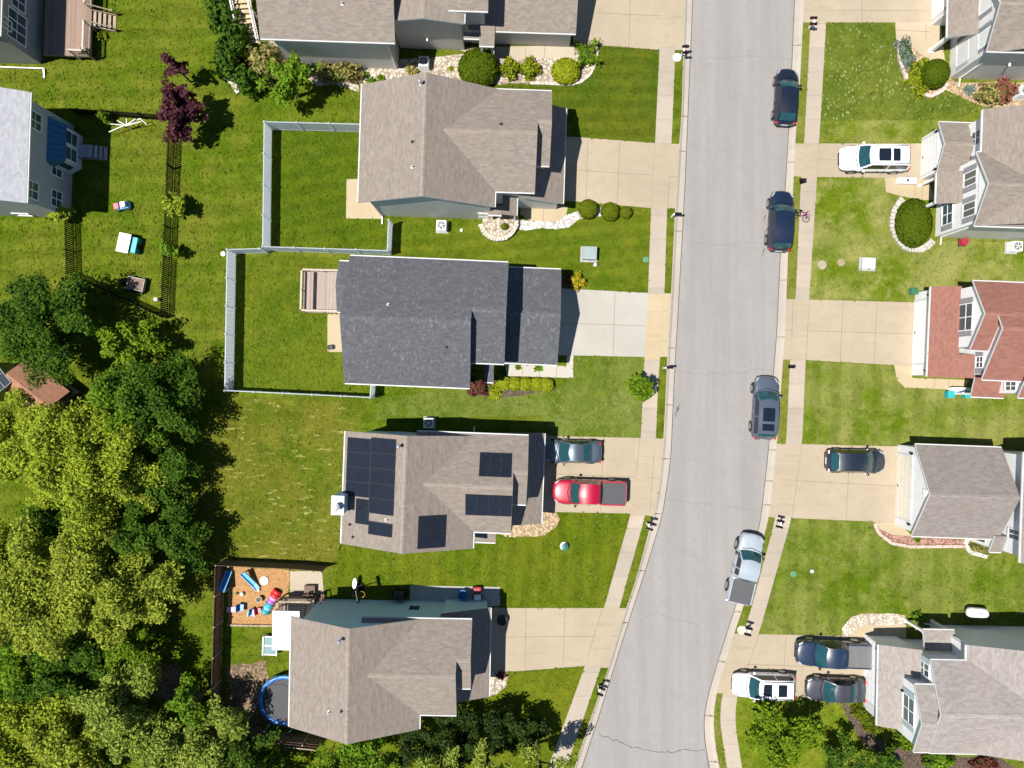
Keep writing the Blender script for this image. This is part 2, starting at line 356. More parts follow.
g = MB(); g.sheet([(-3000, -3000), (3000, -3000), (3000, 3000), (-3000, 3000)], -.14)
YARD = lawnmat('yard grass', (.053, .097, .004), (.088, .138, .007), (.150, .152, .020), patch=.65, stripe=R(88), sw=1.5)
struct(g.build('ground', YARD))
wl = P(LN['gw']); el = P(LN['ge'])
g = MB(); g.sheet([(-320, wl[0][1])] + [(-320, wl[-1][1])] + wl[::-1], 0.); struct(g.build('terrain', YARD))
YARDE = lawnmat('yard grass east', (.078, .112, .007), (.118, .150, .013), (.200, .185, .055), patch=.5)
g = MB(); g.sheet([(320, el[0][1])] + [(320, el[-1][1])] + el[::-1], 0.); struct(g.build('terrain', YARDE))

def ribbon(mb, a, b, za, zb, mi=0):
    n = len(a); vs = [(x, y, za) for x, y in a] + [(x, y, zb) for x, y in b]
    mb.add(vs, [(i, i + 1, n + i + 1, n + i) for i in range(n - 1)], mi)
def lerp_line(a, b, t): return [(p[0] + (q[0] - p[0]) * t, p[1] + (q[1] - p[1]) * t) for p, q in zip(a, b)]
ASPH = asphalt('old pale asphalt', (.268, .253, .242))
r = MB(); a, b = P(LN['rw']), P(LN['re']); ribbon(r, a, b, -.10, -.10)
rng = random.Random(4)
def crackline(mb, pts, w, z, mi, jit=.12, step=.25):
    for (p, q) in zip(pts[:-1], pts[1:]):
        l = math.dist(p, q); n = max(1, int(l / step)); last = p
        for i in range(1, n + 1):
            t = i / n; c = (p[0] + (q[0] - p[0]) * t + rng.uniform(-jit, jit) * (i < n), p[1] + (q[1] - p[1]) * t + rng.uniform(-jit, jit) * (i < n))
            ww = w * rng.uniform(.5, 1.3); mb.line(last, c, ww, z, mi); last = c
crackline(r, P([(599, 734), (625, 745), (645, 751), (665, 753), (690, 751), (705, 750)]), .06, -.095, 1)
crackline(r, P([(645, 617), (657, 613), (668, 617), (700, 626)]), .016, -.095, 1)
crackline(r, P([(690, 243), (720, 245), (782, 240)]), .014, -.095, 1)
crackline(r, P([(691, 60), (740, 56), (793, 58)]), .012, -.095, 1)
crackline(r, P([(676, 372), (720, 374), (772, 369)]), .012, -.095, 1)
crackline(r, P([(664, 500), (720, 505), (762, 512)]), .012, -.095, 1)
for (x, y, s) in ((677, 412, .4), (679, 408, .3), (766, 233, .4), (764, 252, .35), (765, 218, .25)):   # oil and tar marks
    c = W(x, y); crackline(r, [(c[0] - .1, c[1] - s), (c[0] + .08, c[1] + s)], .07, -.0955, 1, .06, .12)
ribbon(r, lerp_line(P(LN['rw']), P(LN['re']), -.004), lerp_line(P(LN['rw']), P(LN['re']), .004), -.094, -.094, 1)
ribbon(r, lerp_line(P(LN['rw']), P(LN['re']), .996), lerp_line(P(LN['rw']), P(LN['re']), 1.004), -.094, -.094, 1)
struct(r.build('road', [ASPH, M['crack']], fix=False))
KERB = concrete('kerb concrete', (.36, .32, .27)); SIDE = concrete('sidewalk concrete', (.355, .303, .242)); SIDE2 = concrete('sidewalk concrete darker slab', (.33, .284, .228)); SIDE3 = concrete('sidewalk concrete newer slab', (.375, .318, .252)); DRIVE = concrete('tan driveway concrete', (.345, .288, .208), .34)
DRIVEW = concrete('pale driveway concrete', (.36, .34, .30), .15); APRON = concrete('warm apron concrete', (.40, .325, .21), .15); WALK = concrete('walk concrete', (.40, .34, .26), .2)
def kerb(ka, kb, joints):
    mb = MB(); A, B = P(LN[ka]), P(LN[kb]); m1 = lerp_line(A, B, .62); m2 = lerp_line(A, B, .9)
    ribbon(mb, A, m1, -.098, -.085); ribbon(mb, m1, m2, -.085, .024); ribbon(mb, m2, B, .024, .029)
    for y in joints:
        p, q = W(lx(ka, y), y), W(lx(kb, y), y)
        mb.line(p, ((p[0] + q[0]) / 2, p[1] + (q[1] - p[1]) / 2), .07, -.082, 1); mb.line((p[0] * .5 + q[0] * .5, p[1]), q, .07, .033, 1)
    # faint line at the back of the kerb
    struct(mb.build('kerb', [KERB, M['seam']], fix=False))
kerb('rw', 'gw', [51, 116, 151, 231, 348, 405, 459, 514, 571, 623, 727, 800, -20]); kerb('re', 'ge', [45, 162, 280, 337, 450, 481, 505, 612, 662, 716, 762, -30])
def walk(ka, kb, cross, step=24.):
    mb = MB(); A, B = P(LN[ka]), P(LN[kb]); ribbon(mb, A, B, .024, .024)
    for i, (x_, y_) in enumerate(LN[ka][:-1]):
        for y0_, y1_, mi in cross:
            if y0_ <= y_ + 3 <= y1_: mb.m[i] = mi
        if mb.m[i] == 0: mb.m[i] = (0, 4, 5, 0, 4)[(i // 4 * 7) % 5]
    y = -600.
    while y < 1260:
        mb.line(W(lx(ka, y), y), W(lx(kb, y), y), .022, .0275, 1); y += step
    struct(mb.build('sidewalk', [SIDE, M['seam'], DRIVE, APRON, SIDE2, SIDE3], fix=False))
walk('swi', 'swo', [(-60, 50, 2), (143, 208, 2), (293, 357, 3), (438, 514, 2), (608, 667, 2)]); walk('seo', 'sei', [(-60, 23, 2), (143, 177, 2), (299, 360, 2), (444, 518, 2), (633, 694, 2)])
PAVED = []; NSLAB = [0]
def slab(name, pts, mat, z, joints=(), jw=.035, seam=None, paved=True):
    NSLAB[0] += 1; z += .00012 * NSLAB[0]
    mb = MB(); poly = P(pts); mb.sheet(poly, z)
    for p, q in joints: mb.line(W(*p), W(*q), jw, z + .003, 1)
    if paved: PAVED.append(poly)
    return struct(mb.build(name, [mat, seam or M['seam']], fix=False))
for k1, k2 in (('swi', 'swo'), ('seo', 'sei'), ('gw', 'ge')):
    for i in range(0, len(LN[k1]) - 1, 12):
        j = min(i + 12, len(LN[k1]) - 1); PAVED.append(P(LN[k1][i:j + 1] + LN[k2][i:j + 1][::-1]))
def gws(y0, y1): return [(lx('gw', y), y) for y in np.linspace(y0, y1, 7)]
def ges(y0, y1): return [(lx('ge', y), y) for y in np.linspace(y0, y1, 7)]
slab('driveway', [(560, -60)] + gws(-60, 50) + [(660, 50), (597, 45), (574, 45)], DRIVE, .014, [((598, 13), (683, 17)), ((631, -40), (629, 46)), ((662, -30), (660, 49)), ((575, -30), (682, -25))])
slab('driveway', [(556, 136), (575, 137), (657, 143.3)] + gws(144, 208.5) + [(651, 208), (575, 201.5), (556, 201)], DRIVE, .014,
     [((575, 170), (677, 177)), ((588, 138), (586, 203)), ((620, 140), (617, 206)), ((655, 143), (651, 208)), ((670, 150), (668, 208))])
slab('driveway', [(553, 288), (648.5, 293), (646, 357), (553, 355)], DRIVEW, .014, [((560, 323), (647, 326)), ((615, 292), (613, 356))])
slab('driveway', [(648.5, 293)] + gws(293.5, 357) + [(646, 357)], APRON, .0145, [((661, 294), (659, 357)), ((647, 310), (668, 311)), ((647, 340), (667, 341))])
slab('driveway', [(538, 435), (557, 436), (641, 438)] + gws(438.5, 516) + [(630, 513.5), (556, 512), (538, 512)], DRIVE, .014,
     [((556, 474), (660, 478)), ((604, 437), (600, 513)), ((640, 438), (632, 513)), ((655, 440), (650, 512))])
slab('driveway', [(484, 607), (505, 608)] + gws(608, 668) + [(584, 666), (545, 669), (520, 671), (484, 672)], DRIVE, .014,
     [((505, 637), (617, 636)), ((526, 608), (525, 670)), ((565, 608), (563, 667)), ((602, 609), (585, 666)), ((614, 609), (596, 664)), ((592, 648), (611, 648))])
slab('driveway', ges(-60, 22.5)[::-1] + [(940, -60), (940, 22.5), (810, 22.5)][::1], DRIVE, .014, [((806, 10), (930, 11)), ((827, -40), (826, 22)), ((862, -40), (862, 22))])
slab('driveway', ges(143.5, 176.5)[::-1] + [(928, 143.5), (928, 178), (886, 178), (817, 177)], DRIVE, .014, [((819, 144), (817, 177)), ((880, 144), (880, 178)), ((797, 160), (840, 160))])
slab('driveway', ges(299, 359.5)[::-1] + [(918, 302.5), (918, 366), (894, 365), (806, 360)], DRIVE, .014,
     [((785, 330), (912, 334)), ((809, 300), (806, 360)), ((843, 301), (840, 362)), ((877, 302), (874, 364)), ((793, 300), (791, 360))])
slab('driveway', ges(443.5, 517)[::-1] + [(902, 446.5), (902, 523), (874, 521.5), (791, 518)], DRIVE, .014, [((782, 480), (896, 486)), ((802, 444), (792, 518)), ((850, 445), (846, 520))])
slab('driveway', ges(633.5, 693)[::-1] + [(872, 636.5), (872, 701), (825, 699), (737, 694)], DRIVE, .014, [((735, 664), (866, 668)), ((786, 635), (782, 697)), ((759, 634), (738, 694)), ((747, 634), (724, 692))])
# paths, patios, beds
slab('path', [(505, 364.5), (566, 366), (567, 354.5), (573.5, 354.5), (573, 378), (507, 376)], concrete('white walk concrete', (.42, .39, .34), .15), .0125, [((523, 365), (522, 377)), ((540, 366), (539, 377)), ((557, 366), (556, 378))])
slab('path', [(450, 48), (574, 45), (574, 57), (500, 60)], WALK, .0125, [((510, 47), (509, 58)), ((526, 47), (525, 58)), ((545, 46), (544, 58))])
slab('path', [(520, 203), (568, 206), (566, 216), (556, 222), (530, 221), (520, 214)], APRON, .0125, [((544, 207), (543, 221))])
slab('path', [(894, 365), (912, 366), (912, 378), (970, 380), (962, 390), (905, 387.5), (897, 380)], APRON, .0125, [((935, 379), (934, 389)), ((949, 379), (948, 389))])
slab('path', [(884.5, 178), (928, 178), (935, 200), (922, 200), (900, 196), (886, 192)], APRON, .0125, [((915, 179), (915, 197)), ((922, 179), (922, 199))])
slab('path', [(874, 521.5), (900, 523), (912, 536), (893, 535), (880, 529)], APRON, .0125)
slab('path', [(895, 20), (940, 20), (945, 62), (930, 62), (905, 40), (896, 40)], concrete('sandy walk', (.40, .33, .23), .3), .0125, [((926, 24), (926, 40)), ((896, 30), (930, 32))])
slab('path', [(850, 636), (855, 629), (865, 625), (906, 625), (906, 640), (868, 640)], APRON, .0125, [((880, 625), (880, 637))])
slab('patio', [(346.5, 179), (378, 179), (384, 219), (346, 218.5)], APRON, .0125)
slab('patio', [(327.5, 314), (352, 314), (352, 352), (327.5, 352)], APRON, .0125)
slab('patio', [(290, 571), (322, 571), (325, 608), (290, 612)], WALK, .0125, [((290, 590), (322, 590))])
slab('patio', [(410, 585.5), (500, 587), (500, 606), (410, 606)], M['concgrey'], .0125, [((440, 586), (440, 604)), ((470, 586), (470, 604))])
PEB = pebbles('pale pebbles', [(.40, .33, .25), (.62, .55, .45), (.30, .22, .16)], 6.); PEBW = pebbles('white pebbles', [(.58, .56, .53), (.78, .76, .72), (.42, .38, .35)], 6.)
PEBT = pebbles('tan gravel', [(.42, .30, .17), (.55, .42, .26), (.30, .20, .12)], 7.); MULCH = pebbles('orange wood chips', [(.42, .215, .07), (.50, .275, .10), (.34, .175, .06)], 17.)
BARKM = pebbles('red stone mulch', [(.34, .17, .12), (.45, .28, .22), (.22, .11, .08)], 8.); SOIL = pebbles('dark bed mulch', [(.09, .06, .04), (.14, .09, .06), (.05, .035, .025)], 9.)
def ragged(pts, amp, step=9.):
    rr = random.Random(int(pts[0][0] * 7)); out = []
    for p, q in zip(pts, pts[1:] + pts[:1]):
        n = max(1, int(math.dist(p, q) / step)); out += [(p[0] + (q[0] - p[0]) * i / n + rr.uniform(-amp, amp), p[1] + (q[1] - p[1]) * i / n + rr.uniform(-amp, amp)) for i in range(n)]
    return out
def bed(pts, mat, z=.0085, name='gravel_bed', amp=.9): return slab(name, ragged(pts, amp if name != 'leaf_litter' else 4.5), mat, z)
bed([(352, 62), (362, 90), (360, 96), (420, 96), (455, 82), (500, 84), (545, 84), (575, 84), (590, 74), (597, 58), (596, 46), (570, 46), (420, 58)], PEB)
bed([(268, 36), (300, 62), (352, 62), (360, 92), (335, 84), (318, 86), (290, 70), (270, 55)], PEB)
bed([(515, 217), (530, 221), (556, 222), (566, 215), (578, 211), (591, 213), (598, 208), (632, 213), (618, 216), (595, 216.5), (580, 219), (568, 227), (556, 230), (540, 228), (524, 231.5), (516, 228)], PEBW)
bed([(531, 512), (556, 512), (559, 519), (556, 527), (545, 536), (505, 537), (490, 530), (505, 520)], PEBT)
bed([(484, 671), (505, 671), (509, 676), (506, 686), (497, 694), (486, 697), (470, 697)], PEB)
bed([(897, 40), (905, 38), (932, 62), (955, 82), (1005, 82), (1060, 84), (1060, 108), (985, 107), (960, 97), (945, 90), (930, 98), (918, 94), (905, 78), (898, 62)], PEBT)
bed([(873, 522), (880, 529), (893, 535), (915, 535), (968, 540), (975, 552), (990, 555), (985, 558), (970, 553), (962, 546), (910, 546), (890, 543), (877, 533)], BARKM, name='stone_bed')
bed([(842, 640), (842, 628), (850, 618), (862, 613), (880, 613), (905, 615), (906, 626), (865, 625.5), (855, 630), (850, 640)], pebbles('white edge gravel', [(.50, .42, .33), (.66, .58, .48), (.42, .34, .26)], 7.))
bed([(470, 380), (492, 380), (552, 378), (556, 390), (500, 398), (472, 394)], SOIL, name='mulch_bed')
bed([(556, 277), (576, 277), (580, 290), (556, 289)], SOIL, name='mulch_bed')
bed([(840, 700), (856, 712), (868, 728), (880, 740), (930, 756), (1000, 758), (1030, 775), (900, 775), (862, 742), (846, 716)], SOIL, name='mulch_bed')
bed([(229.5, 566), (289, 569.5), (289.5, 625), (228, 624)], MULCH, name='wood_chip_bed')
bed([(228, 668), (262, 660), (268, 690), (258, 735), (222, 735)], pebbles('leaf litter', [(.16, .10, .05), (.30, .21, .11), (.08, .05, .03)], 6.), name='leaf_litter')
bed([(150, 665), (178, 660), (182, 700), (140, 700), (95, 700), (98, 688)], pebbles('leaf litter', [(.16, .10, .05), (.30, .21, .11), (.08, .05, .03)], 6.), name='leaf_litter')

# lawns: each plot's own turf
LAWNS = [
 ('front of the north-west house', [(470, 88), (597, 46), (659, 50), (655, 143), (575, 137), (548, 110)], ((0.0443, 0.0816, 0.0064), (0.0715, 0.1065, 0.0076), (0.1185, 0.1194, 0.0105)), dict(stripe=R(90), patch=.45)),
 ('between brown and charcoal houses', [(392, 222), (490, 222), (520, 232), (590, 216), (651, 209), (648, 293), (572, 289), (560, 268), (392, 256)], ((0.0588, 0.1019, 0.0056), (0.0883, 0.1286, 0.0074), (0.1433, 0.1506, 0.0143)), dict(stripe=R(84), patch=.6)),
 ('in front of the charcoal house', [(376, 398), (470, 388), (552, 390), (573, 380), (574, 356), (646, 358), (641, 438), (556, 436), (540, 415), (376, 420)], ((0.0589, 0.0967, 0.0076), (0.0929, 0.1303, 0.0119), (0.1562, 0.1777, 0.0425)), dict(spots=.35, patch=.6)),
 ('in front of the solar house', [(340, 545), (470, 552), (510, 537), (546, 537), (560, 513), (631, 514), (604, 607), (505, 607), (330, 585)], ((0.0588, 0.0994, 0.0045), (0.0905, 0.1286, 0.0056), (0.1384, 0.1431, 0.0116)), dict(spots=.2, patch=.5, stripe=R(3), sw=1.3)),
 ('back of the solar house', [(232, 398), (372, 402), (355, 425), (342, 545), (330, 570), (222, 558), (196, 520), (205, 420)], ((0.0567, 0.0888, 0.0056), (0.0867, 0.1173, 0.009), (0.143, 0.1339, 0.019)), dict(lines=R(-2), patch=.7)),
 ('in the north fenced yard', [(272, 130), (366, 133), (384, 218), (390, 253), (271, 250)], ((0.0453, 0.0849, 0.0045), (0.0701, 0.1116, 0.0056), (0.1128, 0.1327, 0.0078)), dict(spots=.12, patch=.4, stripe=R(80), sw=1.2)),
 ('in the south fenced yard', [(236, 255), (350, 258), (352, 384), (374, 396), (234, 390)], ((0.0498, 0.0897, 0.0056), (0.077, 0.1139, 0.0066), (0.128, 0.1405, 0.0116)), dict(spots=.2, patch=.45)),
 ('south of the corner house', [(290, 735), (420, 720), (470, 698), (505, 690), (509, 674), (584, 667), (548, 768), (535, 800), (280, 800)], ((0.0657, 0.1019, 0.0056), (0.0997, 0.1335, 0.0066), (0.1474, 0.1506, 0.013)), dict(patch=.5)),
 ('in front of the north-east house', [(826, 23), (895, 23), (900, 60), (912, 90), (945, 92), (985, 108), (960, 118), (938, 120), (821, 121)], ((0.0544, 0.0874, 0.0089), (0.0905, 0.1261, 0.0146), (0.1537, 0.1635, 0.0259)), dict(spots=1., patch=.45)),
 ('narrow strip', [(821, 121), (938, 120), (936, 130), (923, 142.5), (819.5, 142.5)], ((0.0846, 0.119, 0.0072), (0.1199, 0.156, 0.0121), (0.2166, 0.2164, 0.065)), dict(patch=.8)),
 ('below the white driveway', [(817, 178), (884, 178), (888, 195), (922, 240), (1040, 244), (1040, 290), (912, 290), (912, 301), (809, 299)], ((0.0748, 0.1163, 0.0056), (0.1104, 0.1512, 0.0096), (0.2166, 0.2164, 0.065)), dict(patch=.95, spots=.15)),
 ('below the red roofed house', [(806, 361), (894, 366), (900, 385), (1040, 395), (1040, 440), (915, 442), (897, 445), (802, 443)], ((0.0748, 0.119, 0.0056), (0.1074, 0.1536, 0.0088), (0.2166, 0.2164, 0.065)), dict(patch=.75, spots=.15, stripe=R(2), sw=1.6)),
 ('below the grey gable', [(791, 519), (872, 523), (880, 540), (1000, 558), (1040, 560), (1040, 622), (905, 614), (862, 612), (842, 636), (760, 633)], ((0.0615, 0.1065, 0.0048), (0.0959, 0.1436, 0.008), (0.1905, 0.2013, 0.0497)), dict(patch=.7, spots=.2, stripe=R(1), sw=1.6)),
 ('below the white car', [(737, 695), (838, 701), (862, 742), (880, 770), (742, 770), (735, 720)], ((0.0768, 0.1213, 0.0056), (0.1057, 0.1512, 0.008), (0.1739, 0.1825, 0.0232)), dict(patch=.7)),
]
LAWN_M = []
for nm, pts, (c1, c2, c3), kw in LAWNS:
    m = lawnmat('turf ' + nm, c1, c2, c3, **kw); poly = P(pts)
    mb = MB(); mb.sheet(poly, .004); struct(mb.build('lawn', m, fix=False)); LAWN_M.append((poly, m))

def inside(poly, x, y):
    c = np.zeros(len(x), bool); n = len(poly)
    for i in range(n):
        x1, y1 = poly[i]; x2, y2 = poly[(i + 1) % n]
        if y1 == y2: continue
        c ^= ((y1 > y) != (y2 > y)) & (x < (x2 - x1) * (y - y1) / (y2 - y1) + x1)
    return c
NOGRASS = list(PAVED)   # house footprints are added by the houses
# ------------------------------------------------------------------ houses
class House:
    """a house in its own frame: rot = turn against the photo grid, L() = plan position of a survey point at height h"""
    def __init__(s, name, label, c, rot, wall, roofcol, roofname, group=None, streak=.5, dark=.62, blotch=.35, dapple=0.):
        s.o = W(*c); s.rot = R(rot)
        s.t = thing(name, label, 'house', (s.o[0], s.o[1], 0), s.rot, group or 'houses along the street')
        s.wall = wall; s.rx = shingles(roofname, roofcol, 'x', blotch, streak, dark, dapple); s.ry = shingles(roofname, roofcol, 'y', blotch, streak, dark, dapple)
        s.foot = []; s.cap = shingles(roofname + ' cap', [q * 1.16 for q in roofcol], 'x', blotch, streak, dark, dapple)
    def L(s, px, py, h=0.):
        x, y = W(px, py, h); x -= s.o[0]; y -= s.o[1]; c, q = math.cos(-s.rot), math.sin(-s.rot)
        return (x * c - y * q, x * q + y * c)
    def world(s, x, y):
        c, q = math.cos(s.rot), math.sin(s.rot); return (s.o[0] + x * c - y * q, s.o[1] + x * q + y * c)
    def footprint(s, x0, x1, y0, y1): NOGRASS.append([s.world(x0, y0), s.world(x1, y0), s.world(x1, y1), s.world(x0, y1)])
    def roof_gable(s, x0, x1, y0, y1, he, hr, axis, th=.16, gutters=True, cap=True):
        mb = MB(); a0, a1, b0, b1 = (y0, y1, x0, x1) if axis == 'x' else (x0, x1, y0, y1); m = (a0 + a1) / 2
        P3 = (lambda u, t, z: (u, t, z)) if axis == 'x' else (lambda u, t, z: (t, u, z))
        sec = [(a0, he - th), (a0, he), (m, hr), (a1, he), (a1, he - th), (m, hr - th)]
        vs = [P3(b0, t, z) for t, z in sec] + [P3(b1, t, z) for t, z in sec]
        mb.add(vs, [(1, 2, 8, 7), (2, 3, 9, 8)], 0)                          # shingles
        mb.add(vs, [(0, 1, 7, 6), (3, 4, 10, 9), (4, 5, 11, 10), (5, 0, 6, 11), (0, 5, 2, 1), (5, 4, 3, 2), (7, 8, 11, 6), (8, 9, 10, 11)], 1)   # fascia and soffit
        if cap:
            p = (hr - he) / (m - a0); w = .16
            vs = [P3(b, t, z) for b in (b0, b1) for t, z in ((m - w, hr - w * p + .02), (m, hr + .022), (m + w, hr - w * p + .02))]
            mb.add(vs, [(0, 1, 4, 3), (1, 2, 5, 4)], 2)
        o = mb.build('roof', [s.rx if axis == 'x' else s.ry, M['trim'], s.cap], s.t)
        if gutters:
            for a, sg in ((a0, -1), (a1, 1)):
                g = MB(); t0, t1 = sorted((a + sg * .004, a + sg * .085))
                pts = [(t0, he - .15), (t1, he - .15), (t1, he - .03), (t1 - .0, he - .03), (t0, he - .03)]
                q = .02
                g.ext([(t0, he - .15), (t1, he - .15), (t1, he - .035), (t0, he - .035)], axis, b0 + q, b1 - q); g.build('gutter', M['gutter'], o)
        return o
    def wall_gable(s, x0, x1, y0, y1, he, hr, axis, ov, th=.16, ends=.28, mat=None):
        """walls under a gable roof whose eave rectangle is x0..y1"""
        a0, a1, b0, b1 = (y0, y1, x0, x1) if axis == 'x' else (x0, x1, y0, y1); m = (a0 + a1) / 2
        e0, e1 = ends if isinstance(ends, tuple) else (ends, ends); o0, o1 = ov if isinstance(ov, tuple) else (ov, ov)
        p = (hr - he) / (m - a0); mb = MB(); lo = -.1; t = th + .02
        mb.ext([(a0 + o0, lo), (a1 - o1, lo), (a1 - o1, he - t + o1 * p), (m, hr - t), (a0 + o0, he - t + o0 * p)], axis, b0 + e0, b1 - e1)
        if axis == 'x': s.footprint(b0 + e0, b1 - e1, a0 + o0, a1 - o1)
        else: s.footprint(a0 + o0, a1 - o1, b0 + e0, b1 - e1)
        return mb.build('wall', mat or s.wall, s.t)
    def gable(s, x0, x1, y0, y1, he, hr, axis, ov=.5, ends=.28, mat=None, **kw):
        s.wall_gable(x0, x1, y0, y1, he, hr, axis, ov, ends=ends, mat=mat); return s.roof_gable(x0, x1, y0, y1, he, hr, axis, **kw)
    def shed(s, x0, x1, y0, y1, side, he, hh, ov=.3, ends=.2, th=.15, wall=True, mat=None):
        """lean-to roof: eave on 'side' (W/E/N/S) at he, rising to hh on the other edge"""
        mb = MB(); axis = 'y' if side in 'WE' else 'x'
        a0, a1, b0, b1 = (x0, x1, y0, y1) if axis == 'y' else (y0, y1, x0, x1)
        za, zb = (he, hh) if side in 'WS' else (hh, he)
        P3 = (lambda u, t, z: (u, t, z)) if axis == 'x' else (lambda u, t, z: (t, u, z))
        vs = [P3(b, t, z) for b in (b0, b1) for t, z in ((a0, za - th), (a0, za), (a1, zb), (a1, zb - th))]
        mb.add(vs, [(1, 2, 6, 5)], 0); mb.add(vs, [(0, 1, 5, 4), (2, 3, 7, 6), (3, 0, 4, 7), (0, 3, 2, 1), (4, 5, 6, 7)], 1)
        o = mb.build('roof', [s.rx if axis == 'x' else s.ry, M['trim']], s.t)
        g = MB(); e, sg = (a0, -1) if side in 'WS' else (a1, 1); t0, t1 = sorted((e + sg * .004, e + sg * .085))
        g.ext([(t0, he - .14), (t1, he - .14), (t1, he - .035), (t0, he - .035)], axis, b0 + .02, b1 - .02); g.build('gutter', M['gutter'], o)
        if wall:
            sl = (zb - za) / (a1 - a0); i0, i1 = (ov, .0) if side in 'WS' else (0., ov); w = MB()
            e0, e1 = ends if isinstance(ends, tuple) else (ends, ends)
            w.ext([(a0 + i0, -.1), (a1 - i1, -.1), (a1 - i1, zb - th - .02 - i1 * sl), (a0 + i0, za - th - .02 + i0 * sl)], axis, b0 + e0, b1 - e1)
            w.build('wall', mat or s.wall, s.t)
            if axis == 'y': s.footprint(a0 + i0, a1 - i1, b0 + e0, b1 - e1)
            else: s.footprint(b0 + e0, b1 - e1, a0 + i0, a1 - i1)
        return o
    def _fr(s, side):
        return dict(W=lambda c, a, d, z: (c - d, a, z), E=lambda c, a, d, z: (c + d, a, z), N=lambda c, a, d, z: (a, c + d, z), S=lambda c, a, d, z: (a, c - d, z))[side]
    def slabbox(s, mb, side, c, a0, a1, d0, d1, z0, z1, mi=0):
        f = s._fr(side); p, q = f(c, a0, d0, z0), f(c, a1, d1, z1)
        mb.box(min(p[0], q[0]), max(p[0], q[0]), min(p[1], q[1]), max(p[1], q[1]), z0, z1, mi)
    def window(s, side, c, a, z, w, h, cols=2, rows=2, shutters=None, pane=None, cap=True):
        """c = wall plane, a = centre along the wall, z = sill height"""
        f = MB(); B = lambda *k: s.slabbox(f, side, c, *k); fw = .075
        B(a - w / 2 - fw, a - w / 2, -.02, .06, z - fw, z + h + fw); B(a + w / 2, a + w / 2 + fw, -.02, .06, z - fw, z + h + fw)
        B(a - w / 2, a + w / 2, -.02, .06, z + h, z + h + fw); B(a - w / 2, a + w / 2, -.02, .075, z - fw, z)
        for i in range(1, cols): x = a - w / 2 + w * i / cols; B(x - .035, x + .035, .004, .035, z, z + h)
        for i in range(1, rows): y = z + h * i / rows; B(a - w / 2, a + w / 2, .006, .033, y - .022, y + .022)
        o = f.build('window', M['white'], s.t); p = MB(); s.slabbox(p, side, c, a - w / 2, a + w / 2, -.01, .012, z, z + h); p.build('pane', pane or M['glass'], o)
        if shutters:
            for sg in (-1, 1):
                q = MB(); e = a + sg * (w / 2 + fw + .21); s.slabbox(q, side, c, e - .19, e + .19, -.02, .05, z - .04, z + h + .04)
                for k in range(10): zz = z + (k + .5) * h / 10; s.slabbox(q, side, c, e - .14, e + .14, .045, .062, zz - .03, zz + .02)
                q.build('shutter', shutters, o)
        return o
    def garage_door(s, side, c, a, w=4.88, h=2.13, mat=None):
        m = MB(); s.slabbox(m, side, c, a - w / 2, a + w / 2, -.03, .035, .02, h)
        for r in range(4):
            for k in range(8):
                x0 = a - w / 2 + w * k / 8 + .08; z0 = .02 + (h - .02) * r / 4 + .09
                s.slabbox(m, side, c, x0, x0 + w / 8 - .16, .03, .041, z0, z0 + (h - .02) / 4 - .17)
        o = m.build('garage_door', mat or M['white'], s.t); f = MB()
        s.slabbox(f, side, c, a - w / 2 - .14, a - w / 2 - .004, -.02, .06, 0, h + .12); s.slabbox(f, side, c, a + w / 2 + .004, a + w / 2 + .14, -.02, .06, 0, h + .12)
        s.slabbox(f, side, c, a - w / 2, a + w / 2, -.02, .06, h + .004, h + .12); f.build('door_frame', M['trim'], o)
        g = MB(); s.slabbox(g, side, c, a - .1, a + .1, .05, .09, .3, .34); g.build('handle', M['dark'], o)
        return o
    def lamp(s, side, c, a, z=2.0):
        m = MB(); f = s._fr(side); p = f(c, a, .13, z)
        m.lathe([(.03, .34), (.09, .26), (.10, .24), (.085, .22), (.075, .02), (.03, 0)], 8, p); s.slabbox(m, side, c, a - .05, a + .05, -.01, .12, z + .1, z + .2)
        return m.build('wall_lamp', M['black'], s.t)
    def door(s, side, c, a, mat=None, w=.92, h=2.05):
        m = MB(); s.slabbox(m, side, c, a - w / 2, a + w / 2, -.02, .03, .1, h + .1)
        for k in (0, 1):
            for r in (0, 1): s.slabbox(m, side, c, a - w / 2 + .1 + k * .4, a - w / 2 + .42 + k * .4, .02, .045, .25 + r * .95, 1.05 + r * .95)
        o = m.build('door', mat or M['white'], s.t); k = MB(); p = s._fr(side)(c, a + w * .38, .07, 1.1); k.lathe([(.02, -.03), (.035, 0), (.02, .03)], 8, p); k.build('handle', M['chrome'], o)
        return o
    def plan(s, x, y, planez):
        return (x, y, planez(x, y))
    def on_roof(s, px, py, planez):
        """plan position of a survey point lying on a roof plane"""
        h = 5.
        for _ in range(8): x, y = s.L(px, py, h); h = planez(x, y)
        return x, y, h
    def pipe(s, px, py, planez, kind='vent'):
        x, y, z = s.on_roof(px, py, planez); m = MB()
        if kind == 'flue':
            m.lathe([(.16, -.15), (.16, .02), (.075, .07), (.075, .55), (.13, .56), (.14, .62), (.12, .68), (.02, .74)], 12, (x, y, z)); return m.build('flue', M['steel'], s.t, smooth=False)
        m.lathe([(.13, -.12), (.13, .015), (.05, .04), (.045, .32), (.03, .325)], 10, (x, y, z)); return m.build('vent_pipe', M['lgrey'] if kind == 'vent' else M['dark'], s.t)
    def downspout(s, x, y, z, d=(0, -1)):
        m = MB(); m.box(x - .04, x + .04, y - .035, y + .035, .15, z); m.bar((x, y, .17), (x + d[0] * .6, y + d[1] * .6, .06), .08, .07); return m.build('downspout', M['white'], s.t)
